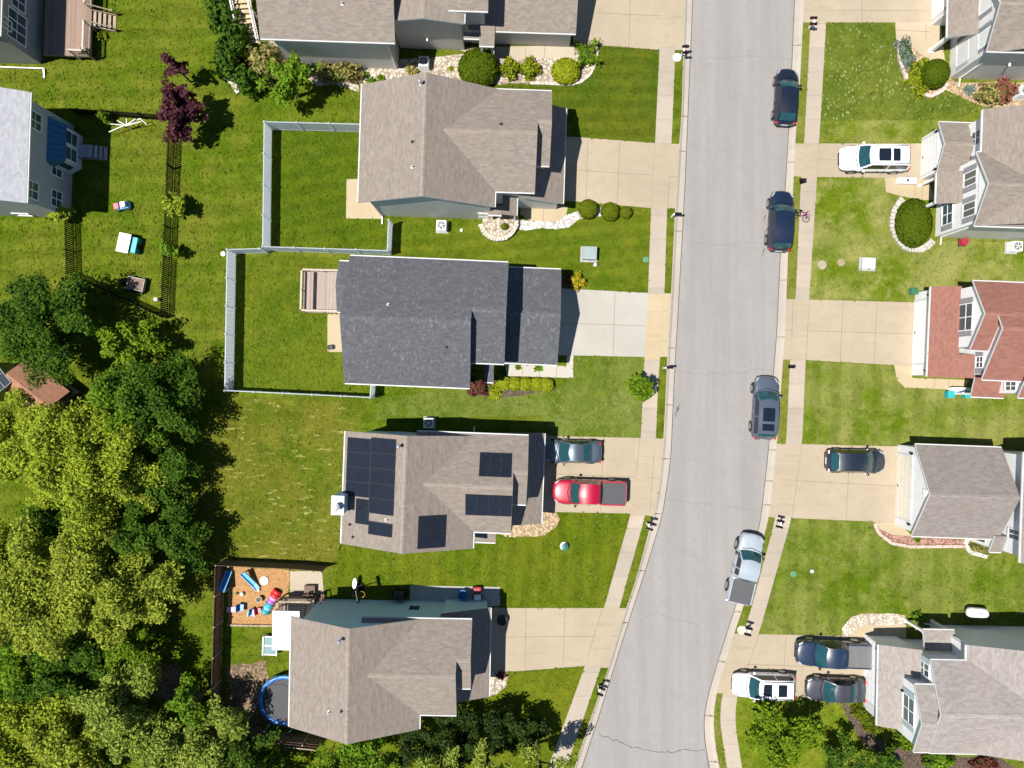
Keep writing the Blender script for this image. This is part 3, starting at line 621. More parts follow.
    def post(s, x, y, z1, w=.14, z0=0.):
        m = MB(); m.box(x - w / 2, x + w / 2, y - w / 2, y + w / 2, z0, z1 - .08); m.box(x - w * .7, x + w * .7, y - w * .7, y + w * .7, z1 - .08, z1); m.box(x - w * .7, x + w * .7, y - w * .7, y + w * .7, z0 - .01, z0 + .16)
        return m.build('porch_post', M['white'], s.t)

def pl_y(x0, x1, he, hr):                       # height function of a gable with its ridge along y
    m = (x0 + x1) / 2; p = (hr - he) / (m - x0); return lambda x, y: hr - abs(x - m) * p
def pl_x(y0, y1, he, hr):
    m = (y0 + y1) / 2; p = (hr - he) / (m - y0); return lambda x, y: hr - abs(y - m) * p
HE = 5.3
BROWN = (.196, .169, .145)
S_GREY = siding('grey siding', (.62, .62, .60)); S_BLUE = siding('blue grey siding', (.50, .68, .76)); S_WHITE = siding('white siding', (.84, .84, .83)); S_PALE = siding('pale grey siding', (.70, .70, .69)); S_TAUPE = siding('taupe siding', (.56, .55, .53))
S_CREAM = siding('cream siding', (.72, .71, .67)); S_LG = siding('light siding', (.76, .77, .77))

def two_storey(h, main, cross, small, garage, pm=.49):
    """the builder's plan west of the street: main block (ridge N-S), street wing (ridge E-W), shallow front gable, garage lean-to.
    every argument lists plan edges x0,x1,y0,y1 in the house frame"""
    x0, x1, y0, y1 = main; hr = HE + (x1 - x0) / 2 * pm
    h.gable(x0, x1, y0, y1, HE, hr, 'y', ov=(.72, .4), ends=.3)
    c0, c1, d0, d1 = cross; hc = HE + (d1 - d0) / 2 * pm
    xm = (x0 + x1) / 2
    h.gable(xm + .4, c1, d0, d1, HE - .006, hc, 'x', ov=.35, ends=(.3, .3))
    e0, e1, f0, f1 = small; hs = HE - .014 + (f1 - f0) / 2 * pm
    h.gable(e0, e1, f0, f1, HE - .02, hs, 'x', ov=(.32, .42), ends=(.1, .3))
    g0, g1, k0, k1 = garage
    h.shed(g0, g1, k0, k1, 'E', 2.75, 2.75 + (g1 - g0) * .45, ov=.35, ends=.25)
    return pl_y(x0, x1, HE, hr), pl_x(d0, d1, HE - .006, hc)

# --- brown roofed house with the white fence (second from the top, west side)
h = House('two_storey_house', 'L shaped brown roofed house with northern fenced yard and round pebble bed', (440, 150), -1.9, S_GREY, BROWN, 'brown shingles')
nw = h.L(361.5, 84.5, HE); sw = h.L(358.5, 200.5, HE); se = h.L(494.5, 209, HE)
x0 = (nw[0] + sw[0]) / 2; x1 = se[0]; y0 = (sw[1] + se[1]) / 2; y1 = nw[1]
cn = h.L(552, 91, HE)[1]; cs = h.L(515, 192, HE)[1]; cx = h.L(535.3, 180, HE)[0]; sx = h.L(551, 125, HE)[0]; ss = h.L(540, 165.5, HE)[1]
gN = h.L(566, 108, 2.75); gS = h.L(563, 203.8, 2.75)
pm, pc = two_storey(h, (x0, x1, y0, y1), (0, cx, cs, cn), (cx - .02, sx, ss, cn), (h.L(536, 150, 3.5)[0] - 1.2, (gN[0] + gS[0]) / 2, gS[1], gN[1]))
h.pipe(421, 84, pm, 'flue'); h.pipe(412.5, 142, pm, 'v2'); h.pipe(412.5, 167, pm); h.pipe(501, 124.5, pc, 'v2')
gx = (gN[0] + gS[0]) / 2 - .35; h.garage_door('E', gx, (gN[1] + gS[1]) / 2 + .3); h.lamp('E', gx, gS[1] + .55)
pa, pb = h.L(488, 212, 2.7), h.L(517, 199, 2.7)
h.shed(pb[0] - 1.1, pb[0], pa[1] - .2, pb[1] + 1.4, 'E', 2.7, 3.1, wall=False); h.shed(pa[0], pb[0] - 1.12, pa[1] - .2, pa[1] + .28, 'S', 2.68, 2.8, wall=False)
for qx in (pa[0] + .25, pb[0] - 1.3, pb[0] - .15): h.post(qx, pa[1] + .02, 2.5)
h.door('S', y0 + .3, x1 - .95); wy = y0 + .3
h.downspout(x0 + .8, wy - .06, HE - .1)
h.window('E', sx - .3, (ss + cn) / 2, 3.3, 1.7, 1.2, shutters=M['shutter'])
for a in (1.6, 4.2, 6.6): h.window('W', x0 + .72, y0 + a, 3.3, 1.1, 1.3); h.window('W', x0 + .72, y0 + a, .8, 1.4, 1.4)

# --- charcoal roofed house
h = House('two_storey_house', 'house with the dark charcoal shingle roof, wooden deck at its back and pale grey driveway', (450, 318), -2.4, S_BLUE, (.090, .093, .102), 'charcoal shingles', streak=.15, dark=.65, blotch=.0, dapple=.5)
nw = h.L(348.6, 255.6, HE); sw = h.L(345.6, 383, HE); se = h.L(470, 384.9, HE); x0 = (nw[0] + sw[0]) / 2; y0, y1 = sw[1], nw[1]; x1 = se[0]; hr = HE + (y1 - y0) / 2 * .49
h.gable(x0, x1, y0, y1, HE, hr, 'x', ov=.4); pm = pl_x(y0, y1, HE, hr)
fn = h.L(508, 262, HE); fs = h.L(505, 364, HE); f1 = (fn[0] + fs[0]) / 2; hf = HE - .01 + (y1 - fs[1]) / 2 * .49
h.gable(x1 - 2.5, f1, fs[1], y1 - .01, HE - .012, hf, 'x', ov=.38, ends=(.1, .3))
b0 = h.L(339, 261, HE); b1 = h.L(342, 312, HE); h.gable(b0[0], x0 + 1.5, b1[1], b0[1], HE - .02, HE + (b0[1] - b1[1]) / 2 * .40, 'x', ov=.3, ends=(.25, .1))
gn = h.L(560.7, 269.5, 2.75); gs = h.L(558, 365, 2.75); g1 = (gn[0] + gs[0]) / 2; h.gable(f1 - .8, g1, gs[1], gn[1], 2.75, 2.75 + (gn[1] - gs[1]) / 2 * .45, 'x', ov=.32, ends=(.1, .3))
h.garage_door('E', g1 - .3, (gn[1] + gs[1]) / 2); h.lamp('E', g1 - .3, gn[1] - .65); h.lamp('E', g1 - .3, gs[1] + .65)
p0 = h.L(484, 382, 2.75); p1 = h.L(494, 364, 2.75); h.shed(p0[0], p1[0], p0[1], p1[1] + 1.2, 'S', 2.6, 3.1, wall=False); h.post(p1[0] - .12, p0[1] + .25, 2.45); h.post(p0[0] + .12, p0[1] + .25, 2.45)
h.door('S', fs[1] + .38, x1 + 1.1); h.window('E', f1 - .3, fs[1] + 2.6, 3.6, 1.8, 1.2, shutters=M['shutter']); h.window('S', y0 + .4, x0 + 3, 3.3, 1.1, 1.3); h.window('S', y0 + .4, x0 + 6, .9, 1.4, 1.4)
h.window('W', x0 + .28, y0 + 2.2, .6, 1.8, 1.9); h.window('W', x0 + .28, y0 + 2.2, 3.3, 1.4, 1.3); h.window('N', y1 - .4, x0 + 4, 3.3, 1.1, 1.3)
h.pipe(388.4, 304.7, pm); h.pipe(446, 347, pm, 'v2')
HC = h

# --- solar house
h = House('two_storey_house', 'brown roofed house covered with black solar panels, red pickup parked before its garage', (440, 490), -2.2, S_BLUE, BROWN, 'brown shingles')
nw = h.L(345.5, 431, HE); sw = h.L(340.8, 543.7, HE); se = h.L(472.8, 548.6, HE)
x0 = (nw[0] + sw[0]) / 2; x1 = se[0]; y0 = (sw[1] + se[1]) / 2; y1 = nw[1]
cn = h.L(500, 434.6, HE)[1]; cs = h.L(505, 533, HE)[1]; cx = h.L(512, 505, HE)[0]; sx = h.L(527.5, 470, HE)[0]; ss = h.L(520, 504.6, HE)[1]
gN = h.L(544.6, 433.3, 2.75); gS = h.L(541.2, 524, 2.75)
pm, pc = two_storey(h, (x0, x1, y0, y1), (0, cx, cs, cn), (cx - .02, sx, ss, cn), (h.L(512, 480, 3.5)[0] - 1.2, (gN[0] + gS[0]) / 2, gS[1], gN[1]))
def solar(house, quad, planez, nx, ny, side):
    """array of nx*ny panels over a photo rectangle (x0,y0,x1,y1) on a roof plane"""
    ax0, ay0, ax1, ay1 = quad; a = house.on_roof(ax0, ay0, planez); b = house.on_roof(ax1, ay1, planez)
    X0, X1, YA, YB = min(a[0], b[0]), max(a[0], b[0]), min(a[1], b[1]), max(a[1], b[1]); dx = (X1 - X0) / nx; dy = (YB - YA) / ny; g = .012
    for i in range(nx):
        for j in range(ny):
            u0, u1, v0, v1 = X0 + i * dx + g, X0 + (i + 1) * dx - g, YA + j * dy + g, YA + (j + 1) * dy - g
            c = [(u0, v0), (u1, v0), (u1, v1), (u0, v1)]; m = MB()
            lo = [(x, y, planez(x, y) + .07) for x, y in c]; hi = [(x, y, planez(x, y) + .115) for x, y in c]
            m.add(lo + hi, [(0, 1, 5, 4), (1, 2, 6, 5), (2, 3, 7, 6), (3, 0, 4, 7), (0, 3, 2, 1), (4, 5, 6, 7)], 1)
            k = .018; c2 = [(u0 + k, v0 + k), (u1 - k, v0 + k), (u1 - k, v1 - k), (u0 + k, v1 - k)]
            m.add([(x, y, planez(x, y) + .118) for x, y in c2], [(0, 1, 2, 3)], 0)
            o = m.build('solar_panel', [M['solar'], M['dark']], house.t)
    r = MB()
    for t in (.25, .75):
        for j in range(ny):
            y = YA + (j + t) * dy; r.bar((X0 + .03, y, planez(X0 + .03, y) + .045), ((X0 + X1) / 2, y, planez((X0 + X1) / 2, y) + .045), .04, .04) if side == 'y' else r.bar((X0 + .03, y, planez(X0 + .03, y) + .045), (X1 - .03, y, planez(X1 - .03, y) + .045), .04, .04)
    r.build('panel_rail', M['alu'], house.t)
solar(h, (347.8, 437, 369.4, 498), pm, 1, 4, 'y'); solar(h, (371.4, 437.2, 393.2, 516), pm, 1, 5, 'y')
solar(h, (356.2, 498.0, 368.2, 525), pm, 1, 1, 'y'); solar(h, (368.6, 520.6, 391.8, 537.5), pm, 1, 1, 'y')
solar(h, (418.5, 516, 445, 547), pm, 1, 2, 'y'); solar(h, (480, 452, 511, 477.5), pc, 3, 1, 'x'); solar(h, (465.3, 494, 511, 516.5), pc, 4, 1, 'x')
h.pipe(399.5, 446, pm, 'flue'); h.pipe(386.5, 520, pm); h.pipe(350, 524.5, pm, 'v2'); h.pipe(353, 537, pm, 'v2')
gx = (gN[0] + gS[0]) / 2 - .35; h.garage_door('E', gx, (gN[1] + gS[1]) / 2 + .2); h.lamp('E', gx, gS[1] + .5)
# chimney chase at the back
ca = h.L(334, 518, 7.6); cb = h.L(344, 496, 7.6); m = MB(); c0x, c1x, c0y, c1y = x0 - .35, x0 + .45, min(ca[1], cb[1]) + .15, max(ca[1], cb[1]) - .15
m.box(c0x, c1x, c0y, c1y, -.1, 6.9, 0); m.box(c0x - .05, c1x + .05, c0y - .05, c1y + .05, 6.9, 7.0, 1); ch = m.build('chimney', [S_BLUE, M['lgrey']], h.t)
f = MB(); f.lathe([(.17, 0), (.17, .35), (.26, .36), (.26, .5), (.05, .56)], 14, ((c0x + c1x) / 2, c0y + .55, 7.)); f.build('chimney_cap', M['steel'], ch)
ba = h.L(475, 540, 3.); bb = h.L(496, 533, 3.); h.shed(ba[0], bb[0], ba[1] - .15, cs + .6, 'S', 3.0, 3.4, ov=.2, ends=.15)
h.window('S', y0 + .3, x0 + 3, 3.2, 1.1, 1.3); h.window('N', y1 - .3, x0 + 3.4, .9, 1.4, 1.4); h.window('N', cn - .35, cx - 3, 3.3, 1.1, 1.3); h.window('E', sx - .3, (ss + cn) / 2, 3.3, 1.7, 1.2, shutters=M['shutter'])
for a in (1.8, 6.4): h.window('W', x0 + .72, y0 + a, 3.3, 1.1, 1.3)
h.downspout(x1 - .5, y1 - .2, HE - .1, (0, 1)); HD = h

# --- corner house at the bottom
h = House('two_storey_house', 'brown roofed blue grey corner house with white patio cover and trampoline behind it', (390, 665), -1.1, S_BLUE, BROWN, 'brown shingles')
nw = h.L(291.5, 616.6, HE); sw = h.L(288.6, 727, HE); se = h.L(419.2, 726, HE)
x0 = (nw[0] + sw[0]) / 2; x1 = se[0]; y0 = sw[1]; y1 = nw[1]
cn = h.L(445, 619.3, HE)[1]; cs = h.L(440, 715.3, HE)[1]; cx = h.L(457, 690, HE)[0]; sx = h.L(471.6, 650, HE)[0]; ss = h.L(465, 688.8, HE)[1]
gN = h.L(491.7, 607.6, 2.75); gS = h.L(487.7, 697, 2.75)
pm, pc = two_storey(h, (x0, x1, y0, y1), (0, cx, cs, cn), (cx - .02, sx, ss, cn), (h.L(457, 650, 3.5)[0] - 1.2, (gN[0] + gS[0]) / 2, gS[1], gN[1]))
h.pipe(341, 639, pm, 'flue'); h.pipe(329, 712, pm); h.pipe(341.5, 711, pm, 'v2')
gx = (gN[0] + gS[0]) / 2 - .35; h.garage_door('E', gx, (gN[1] + gS[1]) / 2 + .2); h.lamp('E', gx, gS[1] + .5)
h.window('N', y1 - .3, h.L(415, 605, 1.6)[0], 1.35, .85, 1.15, cols=1, rows=1, pane=M['carglassd']); h.window('E', sx - .3, (ss + cn) / 2, 3.3, 1.7, 1.2, shutters=M['shutter'])
for a in (1.8, 6.2): h.window('W', x0 + .72, y0 + a, 3.3, 1.1, 1.3)
h.door('W', x0 + .72, y0 + 6.6); h.window('W', x0 + .72, y0 + 2.5, .8, 1.4, 1.4)
HEe = h; HEx0 = x0; HEy = (y0, y1)

# --- house at the top edge
h = House('two_storey_house', 'long brown roofed house at the top edge with curved stone bed', (430, 20), -1.9, S_TAUPE, (.195, .162, .139), 'brown shingles')
sw = h.L(260, 38.5, HE); se = h.L(395, 42.5, HE); x0, x1 = sw[0], se[0]; y0 = (sw[1] + se[1]) / 2; y1 = y0 + 10.5; hr = HE + 5.25 * .45
h.gable(x0, x1, y0, y1, HE, hr, 'x', ov=.4, ends=.6)
a = h.L(384, 19.5, HE); b = h.L(464, 25.5, HE); yy = (a[1] + b[1]) / 2; h.gable(a[0], b[0], yy, yy + 6, HE + .02, HE + (b[0] - a[0]) / 2 * .22, 'y', ov=.35, ends=(.55, .1))
c = h.L(488, 9, HE + .6); h.gable(b[0] - 2.6, c[0], c[1], c[1] + 7, HE + .3, HE + 1.9, 'x', ov=.35, ends=(.1, .35))
gs = h.L(494, 31, 2.75); ge2 = h.L(576, 33.5, 2.75); gy = (gs[1] + ge2[1]) / 2; h.gable(c[0] - 1.6, ge2[0], gy, gy + 7.4, 2.75, 2.75 + 3.7 * .42, 'x', ov=.3, ends=(.1, .3))
pq = h.L(479, 45, 2.75); pr = h.L(493.5, 30, 2.75); h.shed(pq[0], pr[0] + .1, pq[1], pr[1] + 1.2, 'S', 2.65, 3.2, wall=False); h.post(pr[0] - .1, pq[1] + .2, 2.5); h.post(pq[0] + .15, pq[1] + .2, 2.5)
pu = h.L(466, 37, 2.75); h.shed(pu[0] - .2, pq[0] + .0, pq[1] + .55, pq[1] + .95, 'S', 2.62, 2.75, wall=False)
h.garage_door('E', ge2[0] - .3, gy + 3.7); h.lamp('E', ge2[0] - .3, gy + .6); wy = y0 + .4
h.window('S', wy, h.L(345, 45, 4.8)[0], 4.35, .5, .38, cols=1, rows=1); h.downspout(x1 - .75, wy - .05, HE - .2, (1, 0)); h.pipe(342.5, 4, pl_x(y0, y1, HE, hr))
h.window('W', x0 + .6, y0 + 3, 3.3, 1.2, 1.3); h.door('W', x0 + .6, y0 + 6.5); h.door('S', c[1] + .35, c[0] - .8)
m = MB(); wq = yy + .55; m.tube((b[0] - 3.1, wq - .02, 1.9), (b[0] - 3.1, wq - .28, 1.9), .06); m.build('dryer_vent', M['white'], h.t)
HA = h

# ------------------------------------------------------------------ east side
# --- north-east house
h = House('two_storey_house', 'taupe roofed house in the top right corner with white porch post and grey shuttered windows', (990, 20), -1.5, S_PALE, (.195, .164, .143), 'brown shingles')
fs = h.L(987, 51, HE); fx, fy = fs; fn = fy + 5.6
wx = fx + .55
h.gable(fx, fx + 8, fy, fn, HE, HE + 2.8 * .5, 'x', ov=.3, ends=(.5, .3))
h.gable(fx + .8, fx + 12, fy - .02, fy + 8.6, HE - .03, HE + 5.6 * .45, 'y', ov=.4, ends=.3, gutters=False)
g = h.L(947.5, 37.5, 2.75); h.shed(g[0], wx + .02, g[1], g[1] + 8.4, 'W', 2.75, 2.75 + (wx - g[0]) * .42, ov=.35, ends=(2.3, .2))
gx = g[0] + .35; h.garage_door('W', gx, g[1] + 2.3 + 2.9, 4.9); h.post(g[0] + .3, g[1] + .25, 2.55, .26); h.lamp('W', gx, g[1] + 2.62)
h.door('W', wx, g[1] + 1.4)
yw = h.L(957, 52, 1.5)[1]; h.window('W', wx, yw, .9, 1.6, 1.4, shutters=M['shutter'], pane=M['blind'], rows=1)
for q in (1.5, 4.1): h.window('W', wx, fy + q, 3.55, 1.05, 1.4, shutters=M['shutter'], pane=M['blind'], rows=1)
h.downspout(wx + .7, fy + .25, HE - .2); h.window('S', fy + .3, fx + 7, 3.3, 1., 1.3); m = MB(); sy = fy + .28; m.tube((fx + 3.2, sy, 3.1), (fx + 3.2, sy - .3, 3.05), .08); m.build('dryer_vent', M['white'], h.t); HF = h

# --- white gabled house beside the white car
h = House('two_storey_house', 'white sided house with brown roof and white gabled garage beside the white car', (985, 170), -2., S_WHITE, (.195, .166, .146), 'brown shingles')
a = h.L(977, 152, HE); b = h.L(974.5, 225.5, HE); fx = (a[0] + b[0]) / 2; wx = fx + .28
h.gable(fx, fx + 7, b[1], a[1], HE, HE + (a[1] - b[1]) / 2 * .55, 'x', ov=.3, ends=(.28, .2))
n = h.L(983.5, 109, HE); h.gable(n[0], n[0] + 9.5, b[1] + .02, n[1], HE - .02, HE + 4.75 * .45, 'y', ov=.5, ends=.25)
g0 = h.L(939, 122, 2.75); g1 = h.L(937, 172.5, 2.75); gxw = (g0[0] + g1[0]) / 2; h.gable(gxw, n[0] + 1.2, g1[1], g0[1], 2.75, 2.75 + (g0[1] - g1[1]) / 2 * .47, 'x', ov=.25, ends=(.3, .1))
gx = gxw + .3; gc = (g0[1] + g1[1]) / 2; h.garage_door('W', gx, gc, 2.75); h.lamp('W', gx, g0[1] - .5); h.lamp('W', gx, g1[1] + .45)
p = h.L(936.5, 203.5, 2.75); h.shed(gxw + .02, wx + .02, p[1], g1[1] + .0, 'W', 2.72, 2.72 + (wx - gxw) * .42, wall=False); h.post(gxw + .25, p[1] + .2, 2.55, .2); h.post(gxw + .25, g1[1] - .25, 2.55, .16)
h.door('W', wx, g1[1] - .9)
yw = h.L(945, 214, 1.6)[1]; h.window('W', wx, yw, .9, 1.5, 1.3, shutters=M['shutterg'], rows=2)
for q in (1.45, 3.75): h.window('W', wx, b[1] + q, 3.5, .95, 1.4, shutters=M['shutterg'], pane=M['blind'], rows=1)
h.window('W', n[0] + .5, n[1] - 1.6, 3.3, 1.0, 1.4, cols=2, rows=3); h.downspout(wx + .4, b[1] + .25, HE - .2); HG = h

# --- red roofed house
h = House('two_storey_house', 'white sided house with the rusty red shingle roof', (985, 335), -2.5, S_WHITE, (.225, .105, .082), 'red shingles', streak=.35)
a = h.L(974, 281, HE); b = h.L(969.7, 350, HE); fx = (a[0] + b[0]) / 2; wx = fx + .3
h.gable(fx, fx + 5, b[1], a[1], HE, HE + (a[1] - b[1]) / 2 * .6, 'x', ov=.3, ends=(.3, .2))
c = h.L(982.4, 379.4, HE); h.gable(c[0], c[0] + 11, c[1], a[1] + .015, HE - .02, HE + (a[1] - c[1]) / 2 * .56, 'x', ov=.4, ends=(.32, .3))
g0 = h.L(931.4, 286.4, 2.7); g1 = h.L(927.2, 376.7, 2.7); gxw = (g0[0] + g1[0]) / 2; top = wx + .05; hh = 2.7 + (top - gxw) * .40
h.shed(gxw, top, b[1] - .2, g0[1], 'W', 2.7, hh, ov=.3, ends=(.0, .15)); top2 = c[0] + .36; h.shed(gxw + .005, top2, g1[1], b[1] - .205, 'W', 2.698, 2.7 + (top2 - gxw) * .40, ov=.3, ends=(.15, .0))
gx = gxw + .3; h.garage_door('W', gx, (g0[1] + g1[1]) / 2 + .1, 4.9); h.lamp('W', gx, g1[1] + .5); h.lamp('W', gx, g0[1] - .55)
h.window('W', wx, (a[1] + b[1]) / 2, 3.4, 1.9, 1.5, cols=2, rows=2, shutters=M['shutterg']); h.window('W', c[0] + .32, h.L(978, 362, 4.5)[1], 4.05, .75, .75, cols=2, rows=2, shutters=M['shutterg'])
q0 = h.L(971.5, 396.5, 2.75); q1 = h.L(1003, 378, 2.9); h.shed(q0[0], q1[0] + .3, q0[1], c[1] + .42, 'S', 2.7, 3.15, ov=.3, wall=False); h.post(q0[0] + .15, q0[1] + .2, 2.55); h.post(q0[0] + 1.9, q0[1] + .2, 2.55)
bx = h.L(1019, 388, HE)[0]; by = h.L(1019, 397.5, HE)[1]; h.gable(bx, bx + 5, by, c[1] + 2.2, HE - .04, HE + .9, 'x', ov=.3, ends=.28); h.window('W', bx + .28, by + .85, 3.5, .6, 1.1, cols=2, rows=2); h.door('S', c[1] + .4, q0[0] + 1.2); HH = h

# --- grey gable garage house
h = House('two_storey_house', 'pale house with a wide grey garage gable and red stone bed in front', (960, 490), -2.2, S_LG, (.212, .190, .175), 'grey brown shingles', streak=.3)
a = h.L(915.3, 444.4, 2.9); b = h.L(912, 536, 2.9); gxw = (a[0] + b[0]) / 2; e = h.L(1002, 448, 2.9)[0]; hr = 2.9 + (a[1] - b[1]) / 2 * .62
h.gable(gxw, e, b[1], a[1], 2.9, hr, 'x', ov=.25, ends=(.25, .25)); gx = gxw + .25
h.garage_door('W', gx, (a[1] + b[1]) / 2 + .0, 4.95, 2.15, M['cream']); h.lamp('W', gx, a[1] - .75); h.lamp('W', gx, b[1] + .75)
m = MB(); m.box(gx - .09, gx + .02, (a[1] + b[1]) / 2 - .25, (a[1] + b[1]) / 2 + .25, 3.85, 4.35); m.build('gable_vent', M['white'], h.t)
mx = h.L(1023, 495, HE)[0]; h.gable(mx, mx + 9, b[1] - 1.2, a[1] - .1, HE, HE + 4.5 * .45, 'y', ov=.5, ends=.3)
l0 = h.L(990, 552, 2.8); h.shed(l0[0], mx + .4, l0[1], b[1] + .3, 'S', 2.75, 3.3, ov=.3, ends=.1); h.window('W', l0[0] + .1, l0[1] + .95, .9, .8, 1.2, cols=2, rows=1); h.window('W', mx + .5, b[1] + .6, 3.3, .7, 1.2, pane=M['glass']); HI = h

# --- bottom right house
h = House('two_storey_house', 'light taupe roofed house in the bottom right corner with three vehicles', (950, 690), -1.2, S_LG, (.265, .243, .226), 'pale taupe shingles', streak=.3, dark=.55)
a = h.L(878.8, 644.6, 2.75); b = h.L(877, 726, 2.75); gxw = (a[0] + b[0]) / 2
f0 = h.L(915.5, 684.7, HE); f1 = h.L(913, 752, HE); fx = (f0[0] + f1[0]) / 2; wx = fx + .28
m0 = h.L(930.5, 660, HE); mxw = m0[0] + .28
h.shed(gxw, mxw + .04, f0[1] - .02, a[1], 'W', 2.75, 2.75 + (mxw - gxw) * .36, ov=.3, ends=(0, .25)); h.shed(gxw + .005, wx + .04, b[1], f0[1] - .03, 'W', 2.748, 2.75 + (wx - gxw) * .36, ov=.3, ends=(.2, 0))
h.garage_door('W', gxw + .3, (a[1] + b[1]) / 2 + .4, 4.9); h.lamp('W', gxw + .3, a[1] - .55)
h.gable(fx, fx + 5, f1[1], f0[1], HE, HE + (f0[1] - f1[1]) / 2 * .42, 'x', ov=.3, ends=(.28, .2)); h.gable(m0[0], m0[0] + 9, f1[1] - .03, m0[1], HE + .03, HE + .03 + (m0[1] - f1[1]) / 2 * .42, 'x', ov=.35, ends=(.28, .3))
n0 = h.L(967, 645, HE); h.gable(n0[0], n0[0] + 9, f1[1] + .02, n0[1], HE - .02, HE + 4.5 * .28, 'y', ov=.4, ends=.3)
p0 = h.L(923.6, 630, 2.75); p1 = h.L(955, 640, 2.75); h.shed(p0[0], p1[0], m0[1] - .2, p0[1], 'N', 2.7, 2.95, wall=False); h.post(p0[0] + .15, p0[1] - .18, 2.55, .2); h.post(p1[0] - .2, p0[1] - .18, 2.55, .2); h.door('N', m0[1] - .35, p0[0] + 1.4)
h.window('W', wx, (f0[1] + f1[1]) / 2 + .1, 3.35, 1.9, 1.45, cols=2, rows=2, shutters=M['shuttert']); h.lamp('W', wx, f0[1] - 1.25, 3.2)
h.window('W', mxw, h.L(922, 668, 4.)[1], 3.4, .9, 1.3, cols=2, rows=2, shutters=M['shuttert']); h.downspout(n0[0] + .5, n0[1] - .22, HE - .2, (-1, 0)); HJ = h

# ------------------------------------------------------------------ far left houses
h = House('two_storey_house', 'dark grey house in the top left corner beside a raised brown deck', (20, 30), -2., siding('dark grey siding', (.30, .31, .31)), BROWN, 'brown shingles')
c = h.L(41.7, 64.5); h.gable(c[0] - 9, c[0] + .45, c[1] - .3, c[1] + 11, HE, HE + 2.1, 'y', ov=.45, ends=.3)
h.window('E', c[0], h.L(30, 27, 3.0)[1], 2.0, 2.1, 1.9, cols=3, rows=2); h.window('E', c[0], h.L(37, 1, 3.)[1], 2.2, 1.2, 1.4); h.window('E', c[0], c[1] + 1.2, 3.6, .7, 1.); HK = h
m = MB(); m.box(c[0] - 3.4, c[0] + .3, c[1] - .42, c[1] - .34, .1, .2); m.bar((c[0] + .3, c[1] - .38, .18), (c[0] + .3, c[1] - 1.1, .08), .12, .09); m.build('downspout', M['white'], h.t)

h = House('two_storey_house', 'house on the left edge with pale grey roof and blue roofed bay window', (40, 150), -2., siding('mid grey siding', (.40, .41, .43)), (.37, .375, .395), 'pale grey shingles', streak=.25, dark=.72, blotch=0.)
he = 5.9; a = h.L(30, 92, he); b = h.L(26.4, 203, he); ex = (a[0] + b[0]) / 2; wx = ex - .45; h.gable(ex - 9, ex, b[1], a[1], he, he + 4.5 * .42, 'y', ov=.45, ends=.3)
y0b, y1b = h.L(62, 164, 2.9)[1], h.L(62, 117, 2.9)[1]; q = .5; d = .72; bay = [(wx - .05, y0b), (wx + d, y0b + q), (wx + d, y1b - q), (wx - .05, y1b)]
m = MB(); m.prism(bay, -.1, 2.4); bo = m.build('bay', S_PALE, h.t)
m = MB(); o_ = .22; out = [(wx - .02, y0b - o_), (wx + d + o_, y0b + q - .1), (wx + d + o_, y1b - q + .1), (wx - .02, y1b + o_)]; apex = [(wx - .02, y0b + .1, 3.25), (wx - .02, y1b - .1, 3.25)]
vs = [(x, y, 2.4) for x, y in out] + apex; m.add(vs, [(0, 1, 4), (1, 2, 5, 4), (2, 3, 5), (0, 3, 2, 1), (0, 4, 5, 3)])
for k in range(1, 7):
    t = k / 7; yb = out[1][1] + (out[2][1] - out[1][1]) * t; yt = apex[0][1] + (apex[1][1] - apex[0][1]) * t; m.bar((out[1][0], yb, 2.43), (wx, yt, 3.27), .04, .05)
m.build('bay_roof', plain('blue standing seam metal', (.022, .12, .24), .3, .2), h.t)
ym = (y0b + y1b) / 2; h.window('E', wx + d, ym + .6, .75, .95, 1.4, cols=1); h.window('E', wx + d, ym - .6, .75, .95, 1.4, cols=1)
for sg, yy in ((1, y1b), (-1, y0b)):
    m = MB(); p = Vector((wx + d * .28, yy - sg * q * .28, 0)); qq = Vector((wx + d * .78, yy - sg * q * .78, 0)); off = Vector((q, sg * d, 0)).normalized() * .02
    m.add([p + off + Vector((0, 0, .75)), qq + off + Vector((0, 0, .75)), qq + off + Vector((0, 0, 2.15)), p + off + Vector((0, 0, 2.15))], [(0, 1, 2, 3)]); m.build('window', M['glass'], bo)
for (px, py, z) in ((35, 121, 4.0), (57, 168, 1.4), (34, 190, 4.1), (57, 199, 1.3)): h.window('E', wx, h.L(px, py, z + .6)[1], z, 1.2, 1.2, cols=2, rows=2)
h.window('S', b[1] + .3, wx - 3.4, .4, 1.2, .6, cols=2, rows=1); HL = h; HLw = (wx, b[1], a[1])
